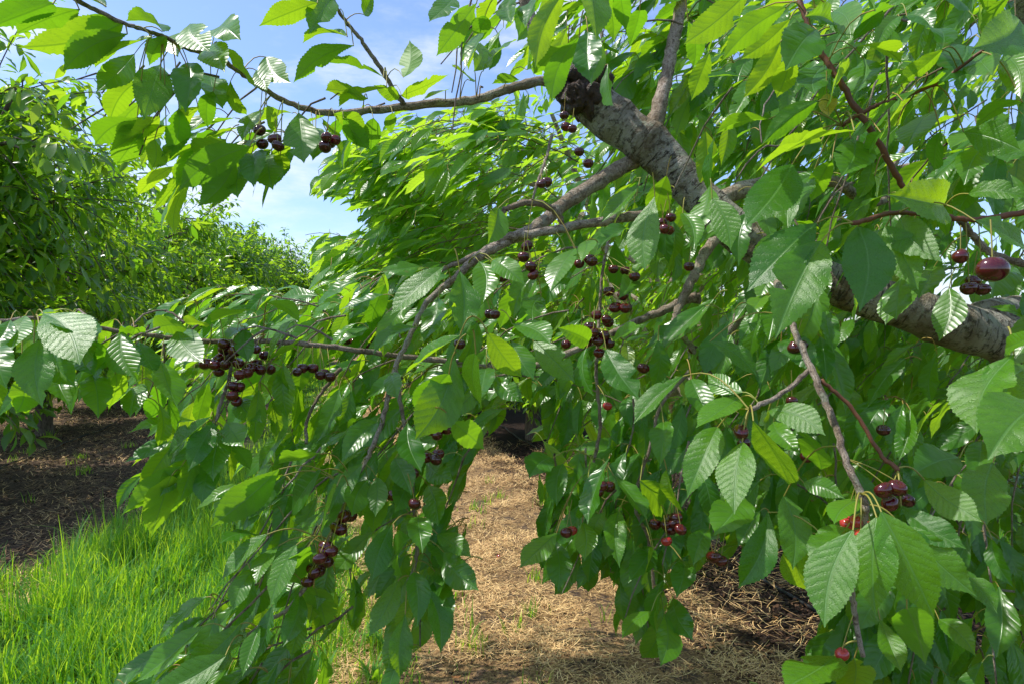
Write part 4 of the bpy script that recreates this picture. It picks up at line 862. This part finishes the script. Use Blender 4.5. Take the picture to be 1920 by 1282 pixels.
# sparse green tufts on the dry strip and on the bare soil
for _ in range(46):
    if rng.random() < .6: uu, d = rng.uniform(.3, 1.9), rng.uniform(2.6, 8)
    else: uu, d = rng.uniform(-4.8, -2.2), rng.uniform(4, 11)
    K = int(rng.integers(8, 30)); x = uu+ROW*d+rng.normal(0, .035, K); y = d+rng.normal(0, .035, K)
    V, Q, R = ribbons(np.stack([x, y, height(x, y)-.004], -1), rng.uniform(0, 6.28, K), rng.uniform(.04, .13, K), rng.uniform(.002, .005, K), rng.uniform(.3, 1.2, K), 4, rng.uniform(.3, 1, K)); g.add(V, Q, None, R)
for _ in range(90):                                   # broad-leaved weeds in the sward
    d = rng.uniform(2.3, 7); uu = rng.uniform(-1.7, .3); K = int(rng.integers(7, 14)); x0 = uu+ROW*d
    V, Q, R = ribbons(np.stack([x0+rng.normal(0, .01, K), d+rng.normal(0, .01, K), np.full(K, float(height(x0, d)))+.01], -1), rng.uniform(0, 6.28, K), rng.uniform(.08, .16, K), rng.uniform(.007, .014, K), rng.uniform(.8, 1.7, K), 6, rng.uniform(.1, .6, K)); g.add(V, Q, None, R)
link('grass', g.mesh('grass', [M['grass']]), kind='stuff')
# dry cut straw
g = Geo()
def straw_patch(n, u0, u1, d0, d1, l0, l1, power=1.6, thr=.25, ws=1):
    x, y, uu = scatter(n, u0, u1, d0, d1, power)
    den = np.array([1.5*mnoise.fractal(Vector((a_*3.3, b_*2.6, 7)), .8, 2, 3) for a_, b_ in zip(x, y)])
    k = den > (rng.random(n)*1.2-1+thr); x, y = x[k], y[k]; K = len(x)
    V, Q, R = ribbons(np.stack([x, y, height(x, y)+rng.uniform(.001, .04, K)], -1), rng.uniform(0, 6.28, K), rng.uniform(l0, l1, K), rng.uniform(.0005, .0013, K)*ws*(1+y*.06), rng.normal(0, .55, K), 4, rng.random(K), flat=True)
    g.add(V, Q, None, R)
straw_patch(100000, -.1, 2.1, 2.2, 9, .02, .075, thr=.55)
straw_patch(9000, 1.9, 3.2, 2.2, 9, .04, .13, thr=.5)
straw_patch(16000, -.3, 2.2, 9, 18, .05, .12, ws=1.5)
straw_patch(36000, -5.8, -1.4, 3.6, 16, .03, .10, thr=.22, ws=1.2)
link('straw', g.mesh('straw', [M['straw']], smooth=False), kind='stuff')
# mulch: bark chips and curled dead leaves
g = Geo()
def chip_patch(n, u0, u1, d0, d1, s0, s1, power=1.4):
    x, y, uu = scatter(n, u0, u1, d0, d1, power); K = n
    c = np.stack([x, y, height(x, y)+rng.uniform(.002, .02, K)], -1); a1 = unit(rng.normal(0, 1, (K, 3))*[1, 1, .35]); a2 = unit(np.cross(a1, unit(rng.normal(0, .35, (K, 3))+UP)))
    s = rng.uniform(s0, s1, K)[:, None]; w = s*rng.uniform(.25, .7, K)[:, None]; nrm = np.cross(a1, a2); cu = s*rng.uniform(-.3, .3, K)[:, None]
    V = np.stack([c-a1*s-a2*w*.4, c-a1*s+a2*w*.4, c-a2*w+nrm*cu, c+a2*w+nrm*cu, c+a1*s-a2*w*.4, c+a1*s+a2*w*.4], 1).reshape(-1, 3)
    q = np.array([[0, 1, 3, 2], [2, 3, 5, 4]]); Q = (q[None]+(np.arange(K)*6)[:, None, None]).reshape(-1, 4)
    g.add(V, Q, None, np.repeat(rng.random(K)**1.6, 6))
chip_patch(38000, 1.75, 4.2, 2.0, 9, .004, .016); chip_patch(30000, -6.3, -2.0, 3.4, 14, .005, .018); chip_patch(16000, 0, 1.9, 2.2, 9, .003, .009)
link('mulch', g.mesh('mulch', [M['chips']], smooth=False), kind='stuff')

# brown fallen leaves that can be told apart
dl = Leaves(); k = 0
spots = [(1450,1165),(1405,1150),(1440,1225),(1330,1215),(1520,1235),(1865,1180),(1885,1275),(1815,1245),(690,1210),(735,1170),(855,1268),(1250,1165),(1215,1230),(945,1170)]
proto_me = None
for i, (px, py) in enumerate(spots):
    d = EYE*F/(py-HY); x = (px-CX)/F*d; z = height(x, d)
    if proto_me is None:
        one = Leaves(); one.a = []
        one.add(np.array([-.045, 0, .0]), np.array([.045, 0, 0]), UP, np.array([-.06, 0, .0]), .5, bend=-1.4, fold=.7, wave=.05)
        B, T, N, node, wf, bend, fold, wave, ph, rnd = one.arrays(); V, Q, U, R = leaf_block(B, T, N, wf, bend, fold, wave, ph, 16, 6, .01, rnd)
        proto_me = write_mesh('fallen_leaf', V, Q, [M['deadleaf']], U, R)
    o = link('fallen_leaf', proto_me, label='small curled brown leaf fallen on the ground', category='leaf', group='brown leaves fallen under the branches')
    o.location = (x, d, z+.022); o.rotation_euler = (rng.normal(0, .25), rng.normal(0, .25), rng.uniform(0, 6.28)); s = rng.uniform(.5, .95); o.scale = (s, s, s)
# one cherry dropped on the straw
d = EYE*F/(1052-HY); x = (935-CX)/F*d
o = link('fallen_cherry', CM['r'], label='red cherry dropped on the dry straw below the branches', category='cherry'); r = .013; o.scale = (r, r, r); o.location = (x, d, height(x, d)+.030)
# irrigation hoses on the mulch of both rows
for lab, off_, d0, d1 in (('black irrigation hose lying along the left tree row', -3.55, 4.0, 40), ('black irrigation hose on the dark mulch at the lower right', 2.62, 1.2, 40)):
    yy = np.linspace(d0, d1, 160); xx = off_+ROW*yy+.04*np.sin(yy*1.3)+.02*np.sin(yy*3.1)
    V, Q, U = tube(np.stack([xx, yy, height(xx, yy)+.012], -1), .009, 8)
    link('irrigation_hose', write_mesh('irrigation_hose', V, Q, [M['hose']], U), label=lab, category='hose', group='irrigation hoses along the rows')

# ------------------------------------------------------------------ sky, sun, camera
w = bpy.data.worlds.new('World'); sc.world = w; w.use_nodes = True; nt = w.node_tree; nt.nodes.clear(); b = NB(nt)
sky = b.n('ShaderNodeTexSky', sky_type='NISHITA'); sky.sun_disc = False; sky.sun_elevation = SUN_EL; sky.sun_rotation = SUN_AZ
sky.altitude = 200; sky.air_density = 1.0; sky.dust_density = 1.2; sky.ozone_density = 2.0
tc = b.n('ShaderNodeTexCoord').outputs['Generated']; mp = b.n('ShaderNodeMapping'); b.link(tc, mp.inputs[0]); mp.inputs['Scale'].default_value = (1.6, 1.6, 4.5); mp.inputs['Location'].default_value = (.3, .1, .2)
cn = b.noise(2.2, 7, .62, mp.outputs[0])
cl_ = b.sstep(cn, .42, .72)
skc = b.mix(1.0, sky.outputs[0], (1.32, 1.42, 1.68, 1), 'MULTIPLY')
colr = b.mix(b.math('MULTIPLY', cl_, .8), skc, (7.2, 7.6, 8.0, 1))
bg = b.n('ShaderNodeBackground'); b.link(colr, bg.inputs[0]); bg.inputs[1].default_value = .15
o = b.n('ShaderNodeOutputWorld'); b.link(bg.outputs[0], o.inputs[0])
sl = bpy.data.lights.new('Sun', 'SUN'); sl.energy = 5.0; sl.angle = R_(.53); sl.color = (1, .955, .87)
so = bpy.data.objects.new('Sun', sl); COL.objects.link(so); so.rotation_euler = Vector(tuple(SUN)).to_track_quat('Z', 'Y').to_euler()
cam = bpy.data.cameras.new('Camera'); co = bpy.data.objects.new('Camera', cam); COL.objects.link(co); sc.camera = co
cam.sensor_width = 36; cam.lens = 24; cam.clip_start = .05; cam.clip_end = 4000; cam.shift_y = (HY-641)/1920
co.location = (0, 0, EYE); co.rotation_euler = (R_(90), 0, 0)
sc.view_settings.view_transform = 'Standard'; sc.view_settings.look = 'None'; sc.view_settings.exposure = 0; sc.view_settings.gamma = 1
sc.cycles.max_bounces = 8; sc.cycles.transmission_bounces = 8; sc.cycles.diffuse_bounces = 4; sc.cycles.glossy_bounces = 3
sc.cycles.sample_clamp_indirect = 10
